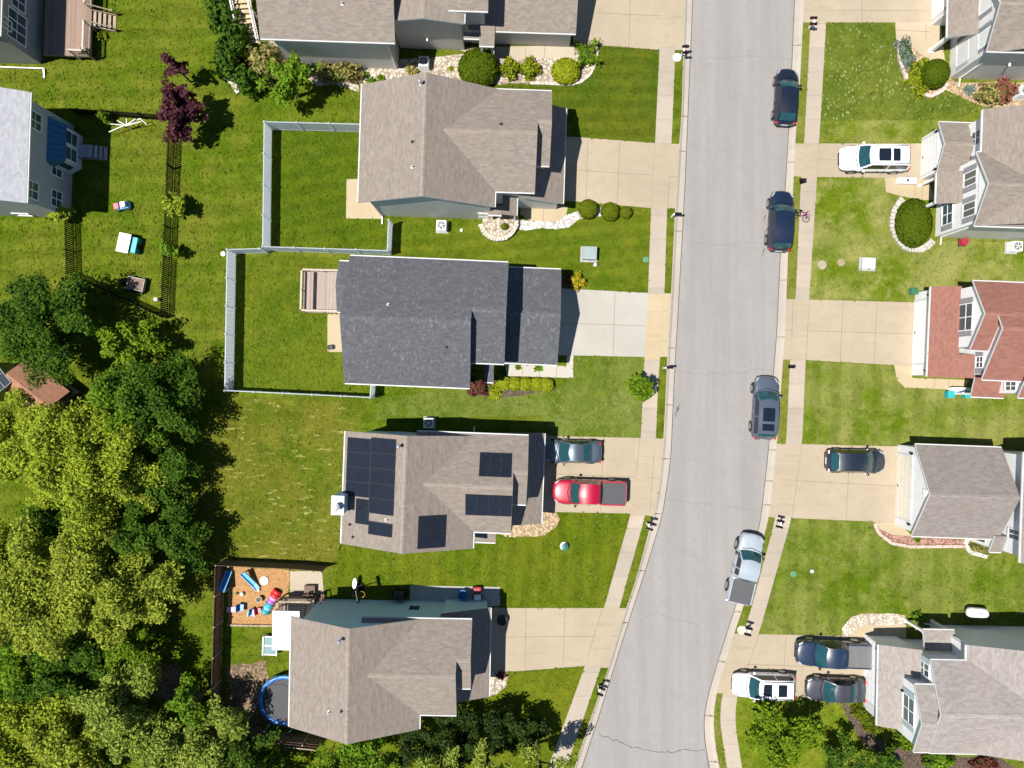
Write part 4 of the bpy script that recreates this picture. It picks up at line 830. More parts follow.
# ------------------------------------------------------------------ fences
def vinyl_fence(label, runs, h=1.8, group='white vinyl yard fences'):
    """runs: lists of photo points of the fence top line"""
    o = W(*runs[0][0], h); t = thing('vinyl_fence', label, 'fence', (o[0], o[1], 0), 0, group); used = []
    for run in runs:
        pts = [W(x, y, h) for x, y in run]
        for p, q in zip(pts[:-1], pts[1:]):
            l = math.dist(p, q); n = max(1, round(l / 2.43)); m = MB()
            P3 = lambda s_, z: (p[0] - o[0] + (q[0] - p[0]) * s_, p[1] - o[1] + (q[1] - p[1]) * s_, z)
            for i in range(n):
                a, b = i / n, (i + 1) / n; g = .07 / l
                m.bar(P3(a + g, .93), P3(b - g, .93), .035, h - .30); m.bar(P3(a + g, h - .08), P3(b - g, h - .08), .06, .13); m.bar(P3(a + g, .12), P3(b - g, .12), .06, .14)
                k = int((l / n) / .3)
                for j in range(1, k): u = a + (b - a) * j / k; m.bar(P3(u, .25), P3(u, h - .16), .012, .05)
            m.build('fence_panel', M['vinyl'], t)
            for i in range(n + 1):
                c = P3(i / n, 0)
                if any(abs(c[0] - u[0]) + abs(c[1] - u[1]) < .3 for u in used): continue
                used.append(c); m = MB(); w = .068; m.box(c[0] - w, c[0] + w, c[1] - w, c[1] + w, -.05, h + .02)
                m.lathe([(.11, h + .02), (.11, h + .05), (.02, h + .13)], 4, (c[0], c[1], 0)); m.build('fence_post', M['vinyl'], t)
    return t
vinyl_fence('white vinyl fence enclosing the northern of the two fenced yards', [[(361, 124), (264, 121.5), (262.5, 246.5), (387, 250.5), (388.5, 220)]])
vinyl_fence('white vinyl fence enclosing the yard with the brown deck', [[(259.5, 248.5), (227, 249.5), (224.5, 390.5), (370, 397.5), (371, 383)]])
def picket_fence(label, pts, h=1.3):
    pts = [W(x, y, h) for x, y in pts]; o = pts[0]; t = thing('picket_fence', label, 'fence', (o[0], o[1], 0))
    for p, q in zip(pts[:-1], pts[1:]):
        l = math.dist(p, q); m = MB(); P3 = lambda s_, z: (p[0] - o[0] + (q[0] - p[0]) * s_, p[1] - o[1] + (q[1] - p[1]) * s_, z)
        n = int(l / .15)
        for i in range(n + 1): m.upright(P3(i / n, 0), (q[0] - p[0], q[1] - p[1]), .05, h, .095, .022)
        for z in (.2, h - .2): m.bar(P3(0, z), P3(1, z), .03, .05)
        m.build('fence_panel', M['black'], t); m = MB()
        for i in range(int(l / 2.4) + 1): c = P3(min(1, i * 2.4 / l), 0); m.box(c[0] - .045, c[0] + .045, c[1] - .045, c[1] + .045, 0, h + .08); m.build('fence_post', M['black'], t); m = MB()
picket_fence('black picket fence around the grassy yard on the left', [(64, 219), (65.5, 273), (160, 316.5), (168.5, 115), (68, 108)])
def board_fence(label, pts, h, mat, name='board_fence', group=None, z0=.04):
    pts = [W(x, y, h) for x, y in pts]; o = pts[0]; t = thing(name, label, 'fence', (o[0], o[1], 0), 0, group)
    for p, q in zip(pts[:-1], pts[1:]):
        l = math.dist(p, q); m = MB(); P3 = lambda s_, z: (p[0] - o[0] + (q[0] - p[0]) * s_, p[1] - o[1] + (q[1] - p[1]) * s_, z); n = int(l / .155)
        for i in range(n): m.upright(P3((i + .5) / n, 0), (q[0] - p[0], q[1] - p[1]), z0, h + rng.uniform(-.02, .02), .147, .022)
        nx, ny = -(q[1] - p[1]) / l * .05, (q[0] - p[0]) / l * .05
        for z in (.35, h - .3): a, b = P3(0, z), P3(1, z); m.bar((a[0] + nx, a[1] + ny, z), (b[0] + nx, b[1] + ny, z), .05, .09)
        m.build('fence_panel', mat, t)
        for i in range(int(l / 2.4) + 1): m = MB(); c = P3(min(1, i * 2.4 / l), 0); m.box(c[0] + nx - .05, c[0] + nx + .05, c[1] + ny - .05, c[1] + ny + .05, 0, h + .05); m.build('fence_post', M['timber'], t)
    return t
FW = plain('brown stained boards', (.150, .085, .050), .8, vary=.3, scale=4.)
board_fence('tall brown board fence around the play yard of the corner house', [(321, 571.5), (290, 569), (215, 565.5), (210, 737), (322, 748)], 1.8, FW)
# small gate with a lighter frame in the same yard's south side
t = thing('yard_gate', 'small dark gate panel near the trampoline under the corner house wall', 'gate', (*W(306, 739), 0), R(-6)); m = MB()
for i in range(9): m.upright((-1.0 + i * .25, 0), (1, 0), .1, 1.5, .2, .03)
m.build('gate_leaf', FW, t); m = MB(); m.bar((-1.12, 0, 1.5), (1.12, 0, 1.5), .08, .06); m.bar((1.15, 0, 0), (1.15, 0, 1.6), .09, .09); m.bar((-1.15, 0, 0), (-1.15, 0, 1.6), .09, .09); m.build('gate_frame', M['timber'], t)

# ------------------------------------------------------------------ decks and stairs
def railing(t, pts, z, h=.95, bal=.13, mat=None, name='railing', posts=True):
    m = MB(); mat = mat or M['timber']
    for p, q in zip(pts[:-1], pts[1:]):
        l = math.dist(p, q); P3 = lambda s_, zz: (p[0] + (q[0] - p[0]) * s_, p[1] + (q[1] - p[1]) * s_, zz)
        m.bar(P3(0, z + h), P3(1, z + h), .14, .045); m.bar(P3(0, z + .12), P3(1, z + .12), .05, .06); n = max(1, int(l / bal))
        for i in range(1, n): m.bar(P3(i / n, z + .12), P3(i / n, z + h), .035, .035)
        k = max(1, round(l / 1.8))
        for i in range(k + 1): m.bar(P3(i / k, 0), P3(i / k, z + h + .06), .1, .1)
    return m.build(name, mat, t)
a = W(299.5, 268.5, 1.9); b = W(345, 312, 1.0)
t = thing('deck', 'pinkish brown wooden deck behind the charcoal roofed house', 'deck', (a[0], b[1], 0), R(-1.5)); wd, ht = b[0] - a[0], a[1] - b[1]; z = .9
m = MB(); m.box(0, wd, 0, ht, z - .2, z); m.build('deck_floor', M['woody'], t)
TAN = plain('tan deck rail', (.40, .31, .25), .6, vary=.15); railing(t, [(wd, .06), (.06, .06), (.06, ht - .06), (wd, ht - .06)], z, mat=TAN); NOGRASS.append([(a[0], b[1]), (b[0], b[1]), (b[0], a[1]), (a[0], a[1])])
m = MB(); m.box(.25, .85, .15, ht - .15, z + .0, z + .42); m.build('bench', M['woody'], t)
t = thing('flower_pot', 'small dark pot on the tan slab behind the charcoal roofed house', 'pot', (*W(331, 347.5), .03)); m = MB(); m.lathe([(.13, 0), (.2, .32), (.22, .36), (.17, .36), (.15, .28)], 12); m.build('pot', M['dark'], t)

# raised deck in the top left corner
z = .85; e = W(82.5, 50.5, z + 1.0); t = thing('deck', 'raised brown deck with short stairs beside the dark grey house', 'deck', (e[0], e[1], 0), R(-2)); dw = 3.7
m = MB(); m.box(-dw, 0, 0, 7.2, z - .22, z); m.build('deck_floor', planks('brown deck boards', (.25, .17, .13), 'y'), t)
LTAN = plain('light tan rail', (.42, .37, .30), .6)
railing(t, [(-1.2, .05), (-.05, .05), (-.05, 2.35)], z, mat=LTAN); railing(t, [(-.05, 3.75), (-.05, 7.15)], z, mat=LTAN)
m = MB(); m.lathe([(.19, z), (.26, z + .4), (.26, z + .44), (.2, z + .44), (.2, z + .36)], 12, (-.38, .36, 0)); m.build('planter', M['timber'], t)
m = MB()
for i in range(5): m.box(.05 + i * .30, .28 + i * .30, 2.45, 3.65, z - .2 - i * .16, z - .15 - i * .16)
m.build('stair_tread', M['timber'], t)
for yy in (2.4, 3.7): m = MB(); m.bar((.0, yy, z + .9), (1.6, yy, .8), .09, .06); m.bar((.0, yy, z - .1), (1.6, yy, .0), .05, .24); m.bar((1.6, yy, 0), (1.6, yy, .95), .09, .09); m.build('stair_rail', M['timber'], t)
# white railed staircase west of the top house
t = thing('deck_stair', 'tan stairs with white railings beside the top house', 'stairs', (*W(252, 44), 0), R(4)); m = MB()
for i in range(13): m.box(-.62, .62, i * .30, i * .30 + .28, i * .19 + .10, i * .19 + .15)
for i in range(13): m.box(-.62, .62, i * .30 + .26, i * .30 + .28, i * .19 + .0, i * .19 + .10)
m.build('stair_tread', plain('tan treads', (.42, .32, .20), .7, vary=.25), t)
for sx_ in (-.68, .68):
    m = MB(); m.bar((sx_, -.1, .95), (sx_, 3.95, 3.42), .09, .07); m.bar((sx_, -.1, .25), (sx_, 3.95, 2.72), .06, .07)
    for i in range(27): m.bar((sx_, .0 + i * .147, .25 + i * .0898), (sx_, .0 + i * .147, .95 + i * .0898), .035, .035)
    for i in (0, 13, 26): m.bar((sx_, i * .147, 0), (sx_, i * .147, 1.05 + i * .0898), .11, .11)
    m.build('stair_rail', M['white'], t)
m = MB(); m.box(-.7, 2.2, 3.95, 8., 2.35, 2.5); m.build('landing', M['woody'], t)

# corner house: deck, white patio cover, stairs
z = .95; a = W(272, 611, 2.6); b = W(296, 650, 2.6); t = thing('patio_cover', 'bright white flat patio cover behind the corner house', 'patio cover', (a[0], b[1], 0), R(-1)); wd, ht = b[0] - a[0] + .2, a[1] - b[1]
m = MB(); m.box(0, wd, 0, ht, 2.5, 2.58)
for i in range(9): x = wd * i / 8; m.box(max(0, x - .02), min(wd, x + .02), 0, ht, 2.58, 2.605)
m.build('cover_roof', plain('white aluminium panels', (.82, .82, .81), .35, vary=.02), t)
for x, y in ((.1, .1), (.1, ht - .1)): m = MB(); m.box(x - .05, x + .05, y - .05, y + .05, 0, 2.5); m.build('cover_post', M['white'], t)
a2 = W(276, 606, z + .9); t = thing('deck', 'dark railed deck under the white patio cover', 'deck', (a2[0], a[1] - ht + .3, 0), R(-1)); wd2, ht2 = wd + .6, ht + .25
m = MB(); m.box(.05, wd2, 0, ht2, z - .2, z); m.build('deck_floor', M['wood'], t); railing(t, [(.08, 0.05), (.08, ht2 - .05), (wd2 - .05, ht2 - .05)], z, mat=M['timber'])
DK = plain('dark brown stair boards', (.13, .075, .05), .7, vary=.2)
t = thing('deck_stair', 'dark brown stairs leading down from the deck to the paved slab', 'stairs', (*W(318, 600), 0), R(-2)); m = MB()
for i in range(5): m.box(-.5, .5, -.55 + i * .28 - .3, -.3 + i * .28 - .3, .78 - i * .17, .83 - i * .17)
m.build('stair_tread', DK, t)
for sx_ in (-.55, .55): m = MB(); m.bar((sx_, -.95, 1.75), (sx_, .75, .95), .09, .06); m.bar((sx_, .75, 0), (sx_, .75, 1.05), .1, .1); m.bar((sx_, -.95, 0), (sx_, -.95, 1.85), .1, .1); m.bar((sx_, -.95, .75), (sx_, .75, .1), .05, .22); m.build('stair_rail', DK, t)
t = thing('storage_bench', 'brown boxy wooden bench at the corner of the paved slab', 'bench', (*W(311, 588), 0), 0); m = MB(); m.box(-.42, .42, -.3, .3, .05, .45); m.build('seat', DK, t); m = MB(); m.box(-.42, .42, -.36, -.302, .05, .9); m.build('backrest', DK, t)

# trampoline
t = thing('trampoline', 'round trampoline with blue padded rim behind the corner house', 'trampoline', (*W(283.5, 700.5, .9), 0), 0)
r0 = 1.95; m = MB(); n = 32
pr = [(r0 - .28, .90), (r0 - .26, .95), (r0, .955), (r0 + .04, .90)]; vs = []; fs = []
for rr, zz in pr:
    for i in range(n): tt = 2 * math.pi * i / n; vs.append((rr * math.cos(tt), rr * math.sin(tt), zz))
for j in range(3):
    for i in range(n): fs.append((j * n + i, j * n + (i + 1) % n, (j + 1) * n + (i + 1) % n, (j + 1) * n + i))
m.add(vs, fs); m.build('safety_pad', M['blue'], t, smooth=True); m = MB(); m.lathe([(.01, .885), (r0 - .3, .90)], 32); m.build('jumping_mat', plain('grey jumping mat', (.04, .04, .045), .7), t)
for k in range(6):
    tt = k * math.pi / 3; m = MB(); m.tube((r0 * math.cos(tt), r0 * math.sin(tt), 0), (r0 * math.cos(tt), r0 * math.sin(tt), 2.5), .025); m.build('net_pole', M['blue'], t)
m = MB()
for i in range(24):
    a_, b_ = 2 * math.pi * i / 24, 2 * math.pi * (i + 1) / 24; m.tube((r0 * math.cos(a_), r0 * math.sin(a_), 2.45), (r0 * math.cos(b_), r0 * math.sin(b_), 2.45), .012, n=5)
    m.tube((r0 * math.cos(a_), r0 * math.sin(a_), .95), (r0 * math.cos(a_), r0 * math.sin(a_), 2.45), .004, n=4)
m.build('safety_net', M['black'], t)

# ------------------------------------------------------------------ play things on the wood chips
def rbox(m, x0, x1, y0, y1, z0, z1, mi=0): return m.box(x0, x1, y0, y1, z0, z1, mi)
t = thing('plastic_slide', 'light blue slide lying diagonally on the orange wood chips', 'slide', (*W(250.5, 581, .4), 0), R(-57)); m = MB()
m.add([(-.85, -.18, .75), (-.85, .18, .75), (.45, .18, .12), (.45, -.18, .12), (.85, -.18, .08), (.85, .18, .08)], [(0, 1, 2, 3), (3, 2, 5, 4)]); m.build('chute', M['lblue'], t)
for s_ in (-.2, .2): m = MB(); m.bar((-.9, s_, .85), (.45, s_, .2), .05, .14); m.bar((.45, s_, .2), (.88, s_, .14), .05, .12); m.build('side_rail', M['lblue'], t)
m = MB(); m.bar((-.85, -.15, 0), (-.85, -.15, .8), .06, .06); m.bar((-.85, .15, 0), (-.85, .15, .8), .06, .06); m.bar((-.85, -.15, .35), (-.85, .15, .35), .05, .05); m.build('ladder', M['blue'], t)
def toy_chair(px, py, mat, label, rot, s=1., nm='toy_chair'):
    t = thing(nm, label, 'toy chair', (*W(px, py, .3), .01), R(rot)); m = MB(); m.box(-.22 * s, .22 * s, -.2 * s, .2 * s, .24 * s, .29 * s); bevel(m.build('seat', mat, t), .02)
    m = MB(); m.box(-.22 * s, .22 * s, .16 * s, .22 * s, .292 * s, .62 * s); bevel(m.build('backrest', mat, t), .02)
    for x in (-.17, .17):
        for y in (-.15, .15): m = MB(); m.tube((x * s, y * s, 0), (x * s, y * s, .24 * s), .025 * s); m.build('leg', mat, t)
toy_chair(241, 607.5, M['blue'], 'small dark blue toy chair next to the pink mat', 90, 1.3)
toy_chair(253, 612.5, M['lblue'], 'light blue toy chair beside a crimson toy chair', 80, 1.25); toy_chair(258.5, 611, M['red'], 'crimson toy chair touching the light blue one', 100, 1.1)
t = thing('play_mat', 'pink play mat leaning from the brown fence onto wood chips', 'mat', (*W(232, 609.5, .1), .02), R(3)); m = MB(); m.box(-.42, .42, -.22, .22, .02, .1); bevel(m.build('mat', M['pink'], t), .03)
t = thing('toy_slide', 'tall blue toy slide standing against the brown board fence', 'slide', (*W(225.5, 581, .6), 0), R(78)); m = MB(); m.add([(-.7, -.2, 1.0), (-.7, .2, 1.0), (.7, .2, .15), (.7, -.2, .15)], [(0, 1, 2, 3)]); m.build('chute', M['blue'], t)
for s_ in (-.22, .22): m = MB(); m.bar((-.72, s_, 1.08), (.72, s_, .22), .06, .14); m.bar((-.7, s_, 0), (-.7, s_, 1.1), .06, .06); m.build('side_rail', M['lblue'], t)
# crawl tunnel of coloured hoops
t = thing('crawl_tunnel', 'segmented toy crawl tunnel in red, purple and teal', 'toy tunnel', (*W(270.5, 602, .4), 0), R(60))
for i, (mt, rr) in enumerate(((M['teal'], .40), (M['lblue'], .36), (M['teal'], .38), (M['purple'], .36), (M['pink'], .34), (M['red'], .42), (M['red'], .40))):
    m = MB(); x = -.95 + i * .30
    for k in range(10):
        a_, b_ = math.pi * k / 9, 0; 
    vs = []; fs = []
    for dx, q in ((-.16, .85), (-.08, 1.), (.08, 1.), (.16, .85)):
        for k in range(11): a_ = math.pi * k / 10; vs.append((x + dx, rr * q * math.cos(a_), rr * q * math.sin(a_) * 1.25))
    for j in range(3):
        for k in range(10): fs.append((j * 11 + k, j * 11 + k + 1, (j + 1) * 11 + k + 1, (j + 1) * 11 + k))
    m.add(vs, fs); m.build('hoop', mt, t, smooth=True)
def ball(px, py, r, mat, label, nm='ball'):
    m = MB(); k = 8; m.lathe([(r * math.sin(math.pi * (i + .02) / (k + .04)), r - r * math.cos(math.pi * (i + .02) / (k + .04))) for i in range(k + 1)], 14); o = m.build(nm, mat, smooth=True); x, y = W(px, py, r); o.location = (x, y, .012); return tag(o, label, 'ball', 'balls and small toys on the wood chips')
ball(242, 594, .16, M['white'], 'white ball on the wood chips, left of the tan toy'); ball(236.5, 593.5, .12, M['green'], 'small green ball nearest the brown fence'); ball(258.5, 590, .13, M['white'], 'small white ball at the foot of the blue slide')
t = thing('toy_bucket', 'tan toy bucket with dark rim among the wood chips', 'bucket', (*W(259.5, 599, .2), .01)); m = MB(); m.lathe([(.16, 0), (.24, .36), (.26, .38), (.2, .38), (.18, .3)], 14); m.build('bucket', M['tan'], t); m = MB(); m.lathe([(.17, .31), (.02, .315)], 14); m.build('sand', M['dark'], t)
m = MB(); m.lathe([(.34, 0), (.36, .06), (.3, .10), (.2, .07), (.1, .06)], 18); o = m.build('toy_ring', M['white'], smooth=True); o.location = (*W(264.5, 580.5), .012); tag(o, 'white ring shaped toy lying near the top of the blue slide', 'toy', 'balls and small toys on the wood chips')
m = MB(); 
for i in range(12): m.box(i * .42, i * .42 + .4, 0, .14, 0, .16 + .02 * (i % 2))
o = m.build('timber_edging', M['timber'], loc=(*W(228, 625.5), 0), rot=R(-1)); tag(o, 'low pale timber edging along the wood chip bed', 'edging')
t = thing('water_table', 'white framed play table with teal trays behind the corner house', 'play table', (*W(270, 646, .6), 0), R(-2)); m = MB(); m.box(-.55, .55, -.75, .75, .5, .56); m.build('table_top', M['white'], t)
for y in (-.36, .36): m = MB(); m.box(-.45, .45, y - .3, y + .3, .562, .60); m.build('tray', plain('deep teal plastic', (.015, .12, .13), .4), t)
for x in (-.5, .5):
    for y in (-.7, .7): m = MB(); m.box(x - .05, x + .05, y - .05, y + .05, 0, .5); m.build('leg', M['white'], t)
for x in (-.55, .55): m = MB(); m.bar((x, -.75, .7), (x, .75, .7), .05, .05); m.build('side_rail', M['white'], t)

# yard of the left house
t = thing('toy_car', 'pink and light blue toy car on the grass', 'toy car', (*W(123, 206, .3), .02), R(10)); m = MB(); m.add([(-.6, -.28, .15), (.6, -.28, .15), (.6, .28, .15), (-.6, .28, .15), (-.52, -.26, .42), (.5, -.26, .5), (.5, .26, .5), (-.52, .26, .42)], [(0, 3, 2, 1), (4, 5, 6, 7), (0, 1, 5, 4), (1, 2, 6, 5), (2, 3, 7, 6), (3, 0, 4, 7)])
bevel(m.build('body', M['lblue'], t), .06); m = MB(); m.box(-.62, -.2, -.25, .25, .44, .6); bevel(m.build('hood', plain('coral plastic', (.62, .14, .18), .4), t), .06); m = MB(); m.box(.0, .42, -.22, .22, .505, .8); bevel(m.build('cabin', M['white'], t), .07)
for x in (-.4, .4):
    for y in (-.3, .3): m = MB(); m.tube((x, y - .05, .15), (x, y + .05, .15), .15, n=12); m.build('wheel', M['rubber'], t)
t = thing('playhouse', 'white roofed teal playhouse on the fenced grass', 'playhouse', (*W(128, 244, .6), 0), R(-12)); m = MB(); m.box(-.6, .75, -.62, .62, 0, .75); m.build('wall', M['teal'], t); m = MB(); m.add([(-.75, -.75, .78), (.3, -.75, .95), (.3, .75, .95), (-.75, .75, .78), (-.75, -.75, .70), (.3, -.75, .87), (.3, .75, .87), (-.75, .75, .70)], [(0, 1, 2, 3), (4, 7, 6, 5), (0, 4, 5, 1), (1, 5, 6, 2), (2, 6, 7, 3), (3, 7, 4, 0)]); m.build('roof', M['white'], t)
m = MB(); m.box(.752, .78, -.2, .2, .05, .6); m.build('door', M['dark'], t)
t = thing('fire_pit_cart', 'small dark garden cart with a brown load near the black fence', 'garden cart', (*W(136, 284, .4), 0), R(-12)); m = MB(); m.box(-.62, .72, -.5, .5, .3, .36)
for y in (-.5, .46): m.box(-.62, .72, y, y + .04, .36, .6)
for x in (-.62, .68): m.box(x, x + .04, -.46, .46, .36, .6)
m.build('tray', M['grey'], t); m = MB(); m.box(-.57, .67, -.45, .45, .362, .5); m.build('load', plain('brown load', (.20, .13, .10), .9, vary=.5, scale=9.), t)
for x in (-.4, .5):
    for y in (-.55, .55): m = MB(); m.tube((x, y - .05, .2), (x, y + .05, .2), .2, n=12); m.build('wheel', M['rubber'], t)
t2 = m = MB(); m.tube((-.62, 0, .4), (-1.5, 0, .7), .03); m.build('handle', M['black'], t); m = MB(); m.box(-1.3, -.8, -.28, .28, .02, .35); bevel(m.build('bin', M['black'], t), .06)
t = thing('clothes_dryer', 'white folding clothes dryer frame by the black picket fence', 'clothes dryer', (*W(127, 126, .8), 0), R(8)); m = MB()
for k in range(5): a_ = R(15 + k * 33); m.tube((0, 0, .9), (1.35 * math.cos(a_), .55 * math.sin(a_) - .1, 1.15), .035, n=6)
m.tube((-1.5, -.25, .75), (1.2, .35, 1.0), .035, n=6); m.tube((1.2, .35, 1.0), (1.55, -.1, .8), .035, n=6); m.build('arm', M['white'], t)
m = MB(); m.tube((0, 0, 0), (0, 0, .95), .03); m.build('pole', M['white'], t)
t = thing('yard_steps', 'pale grey wooden steps below the blue bay window', 'steps', (*W(89, 151, .6), 0), R(-2)); m = MB(); m.box(-.95, .25, -.5, .5, .55, .62)
for i in range(3): m.box(.28 + i * .3, .55 + i * .3, -.5, .5, .38 - i * .17, .44 - i * .17)
m.build('tread', planks('pale grey boards', (.40, .38, .38), 'y'), t)
for y in (-.52, .52): m = MB(); m.bar((-.95, y, .35), (1.1, y, .06), .05, .2); m.bar((-.9, y, 0), (-.9, y, .6), .09, .09); m.build('stringer', M['timber'], t)
t = thing('utility_pedestal', 'small white post against the black picket fence', 'post', (*W(158.5, 300), 0)); m = MB(); m.box(-.12, .12, -.12, .12, 0, .5); m.lathe([(.17, .5), (.03, .6)], 4); m.build('post', M['white'], t)

# little hut in the trees on the left edge
t = thing('garden_shed', 'small shed with reddish brown roof among the left trees', 'shed', (*W(31, 390, 2.2), 0), R(-38)); m = MB(); m.ext([(-.95, 0), (.95, 0), (.95, 1.85), (0, 2.45), (-.95, 1.85)], 'x', -1.85, 1.85); m.build('wall', plain('dark shed boards', (.10, .07, .05), .8), t)
m = MB(); sec = [(-1.5, 1.46), (-1.5, 1.54), (0, 2.56), (1.5, 1.54), (1.5, 1.46), (0, 2.46)]; m.ext(sec, 'x', -2.1, 2.1); m.build('roof', shingles('rusty shed shingles', (.30, .15, .095), 'x', .1, .3), t)
m = MB(); m.box(1.852, 1.89, -.4, .4, .05, 1.7); m.build('door', M['timber'], t)
t = thing('lean_to', 'white framed glazed lean-to at the left edge beside the shed', 'greenhouse', (*W(-6, 382, 2.0), 0), R(38)); m = MB(); m.box(-1.2, 1.2, -1., 1., 0, 2.3); m.build('wall', plain('dark glazing', (.03, .04, .05), .1), t); m = MB()
for i in range(5): m.bar((-1.2 + i * .6, -1.02, 2.34), (-1.2 + i * .6, 1.02, 2.34), .07, .06)
for y in (-1., 0, 1.): m.bar((-1.22, y, 2.35), (1.22, y, 2.35), .05, .06)
m.build('frame', plain('dim frame', (.12, .13, .15), .6), t)
pt = [W(48, 372, .7), W(75, 392, .7), W(62, 402, .7)]; t = thing('low_fence', 'short dark wooden rail beside the small shed', 'fence', (*pt[0], 0)); m = MB()
for p, q in zip(pt[:-1], pt[1:]):
    for z in (.35, .7): m.bar((p[0] - pt[0][0], p[1] - pt[0][1], z), (q[0] - pt[0][0], q[1] - pt[0][1], z), .08, .1)
m.build('rail', M['timber'], t)
for p in pt: m = MB(); m.box(p[0] - pt[0][0] - .05, p[0] - pt[0][0] + .05, p[1] - pt[0][1] - .05, p[1] - pt[0][1] + .05, 0, .8); m.build('fence_post', M['timber'], t)

# ------------------------------------------------------------------ air conditioners, utility boxes, mailboxes
def ac(px, py, label, rot=-2, s=.78, hh=.85):
    t = thing('air_conditioner', label, 'air conditioner', (*W(px, py, hh), 0), R(rot), 'air conditioners beside the houses'); k = s / 2
    m = MB(); m.box(-k, k, -k, k, .06, hh)
    for i in range(9): z = .14 + i * .075; m.box(-k - .012, k + .012, -k - .012, k + .012, z, z + .03)
    bevel(m.build('housing', M['acgrey'], t), .02); m = MB(); m.box(-k - .1, k + .1, -k - .1, k + .1, -.02, .05); m.build('pad', M['concgrey'], t)
    m = MB(); m.lathe([(k * .78, hh + .002), (k * .78, hh + .02), (k * .70, hh + .025), (k * .70, hh + .006), (.02, hh + .004)], 20)
    m.build('fan_ring', M['acdark'], t); m = MB()
    for i in range(5): a_ = 2 * math.pi * i / 5; m.add([(0, 0, hh + .03), (k * .66 * math.cos(a_), k * .66 * math.sin(a_), hh + .028), (k * .66 * math.cos(a_ + .55), k * .66 * math.sin(a_ + .55), hh + .036)], [(0, 1, 2)])
    m.lathe([(.09, hh + .03), (.07, hh + .06), (.01, hh + .065)], 12); m.build('fan', M['lgrey'], t)
    return t
ac(423.5, 61, 'air conditioner on the pebbles below the top house'); ac(441.3, 225, 'air conditioner on grass beside the L shaped brown roof'); ac(428.3, 423, 'air conditioner in the shade north of the solar roof'); ac(1018, 246, 'air conditioner at the right edge below the white gabled house'); ac(1026, 90, 'air conditioner at the right edge by the red shrubs')
t = thing('propane_tank', 'white capsule shaped tank in the shade of the bottom right house', 'tank', (*W(978.5, 613.5, .8), 0), R(-4)); m = MB(); m.lathe([(.02, -.85), (.25, -.80), (.40, -.62), (.42, -.3), (.42, .3), (.40, .62), (.25, .80), (.02, .85)], 18); o = m.build('tank', M['white'], t, smooth=True); o.rotation_euler = (0, R(90), 0); o.location = (0, 0, .62)
for x in (-.45, .45): m = MB(); m.box(x - .06, x + .06, -.25, .25, 0, .3); m.build('foot', M['grey'], t)
m = MB(); m.lathe([(.14, 1.0), (.14, 1.14), (.05, 1.2)], 12); m.build('valve_cap', M['lgrey'], t)
def ubox(px, py, label, mat, w=1.05, d=.95, hh=.75, rot=-2):
    t = thing('utility_box', label, 'utility box', (*W(px, py, hh), 0), R(rot), 'utility boxes on the lawns'); m = MB(); m.box(-w / 2, w / 2, -d / 2, d / 2, .05, hh - .08); bevel(m.build('cabinet', mat, t), .02)
    m = MB(); m.add([(-w / 2 - .03, -d / 2 - .03, hh - .08), (w / 2 + .03, -d / 2 - .03, hh - .08), (w / 2 + .03, d / 2 + .03, hh - .03), (-w / 2 - .03, d / 2 + .03, hh - .03), (-w / 2 - .03, -d / 2 - .03, hh - .04), (w / 2 + .03, -d / 2 - .03, hh - .04), (w / 2 + .03, d / 2 + .03, hh + .01), (-w / 2 - .03, d / 2 + .03, hh + .01)], [(0, 3, 2, 1), (4, 5, 6, 7), (0, 1, 5, 4), (1, 2, 6, 5), (2, 3, 7, 6), (3, 0, 4, 7)]); m.build('lid', mat, t)
    m = MB(); m.box(-w / 2 - .15, w / 2 + .15, -d / 2 - .15, d / 2 + .15, -.02, .05); m.build('pad', M['concgrey'], t); m = MB(); m.box(-.06, .06, -d / 2 - .05, -d / 2 - .012, .35, .5); m.build('latch', M['dark'], t)
ubox(589.8, 252.8, 'grey green utility box on the lawn by the charcoal house', M['utility']); ubox(869, 263.5, 'pale grey utility box on the lawn near the oval hedge', M['lgrey'], 1.0, .8, .35)
def disc(px, py, r, mat, label, nm, cat, hh=.03, group=None):
    t = MB(); t.lathe([(r, 0), (r, hh), (r * .86, hh + .012), (.02, hh + .014)], 18); o = t.build(nm, mat); o.location = (*W(px, py), .004); return tag(o, label, cat, group)
GC = 'round covers in the lawns'
disc(645.8, 259.5, .24, M['green'], 'green valve cover in the grass at the left sidewalk', 'valve_cover', 'cover', group=GC); disc(793.5, 574, .24, M['green'], 'green valve cover in the grass below the grey gable house', 'valve_cover', 'cover', group=GC)
disc(811.5, 571, .15, M['lgrey'], 'white round cap in the grass beside a green cover', 'valve_cover', 'cover', .12, group=GC); disc(822, 265, .36, plain('weathered cover', (.30, .26, .19), .9), 'round stone coloured cover near the right sidewalk', 'valve_cover', 'cover', group=GC); disc(841, 262.5, .3, plain('dry sand cover', (.27, .22, .13), .9), 'sandy round cover left of the pale utility box', 'valve_cover', 'cover', group=GC)
disc(224, 254.2, .19, M['white'], 'white cap on the grass beside the white fence corner', 'valve_cover', 'cover', .2, group=GC)
disc(595, 265, .15, M['lgrey'], 'white cap in the grass below the grey green box', 'valve_cover', 'cover', .15, group=GC); disc(461.5, 230.5, .12, M['white'], 'tiny white cap in the grass right of an air conditioner', 'valve_cover', 'cover', .15, group=GC)
t = thing('well_cap', 'white stand pipe with dark cap on the solar house front lawn', 'pipe', (*W(564.5, 547, .3), 0)); m = MB(); m.lathe([(.34, 0), (.34, .06), (.22, .10), (.22, .42)], 16); m.build('pipe', M['white'], t); m = MB(); m.lathe([(.26, .42), (.26, .5), (.04, .54)], 16); m.build('cap', plain('dark green cap', (.02, .12, .11), .5), t)
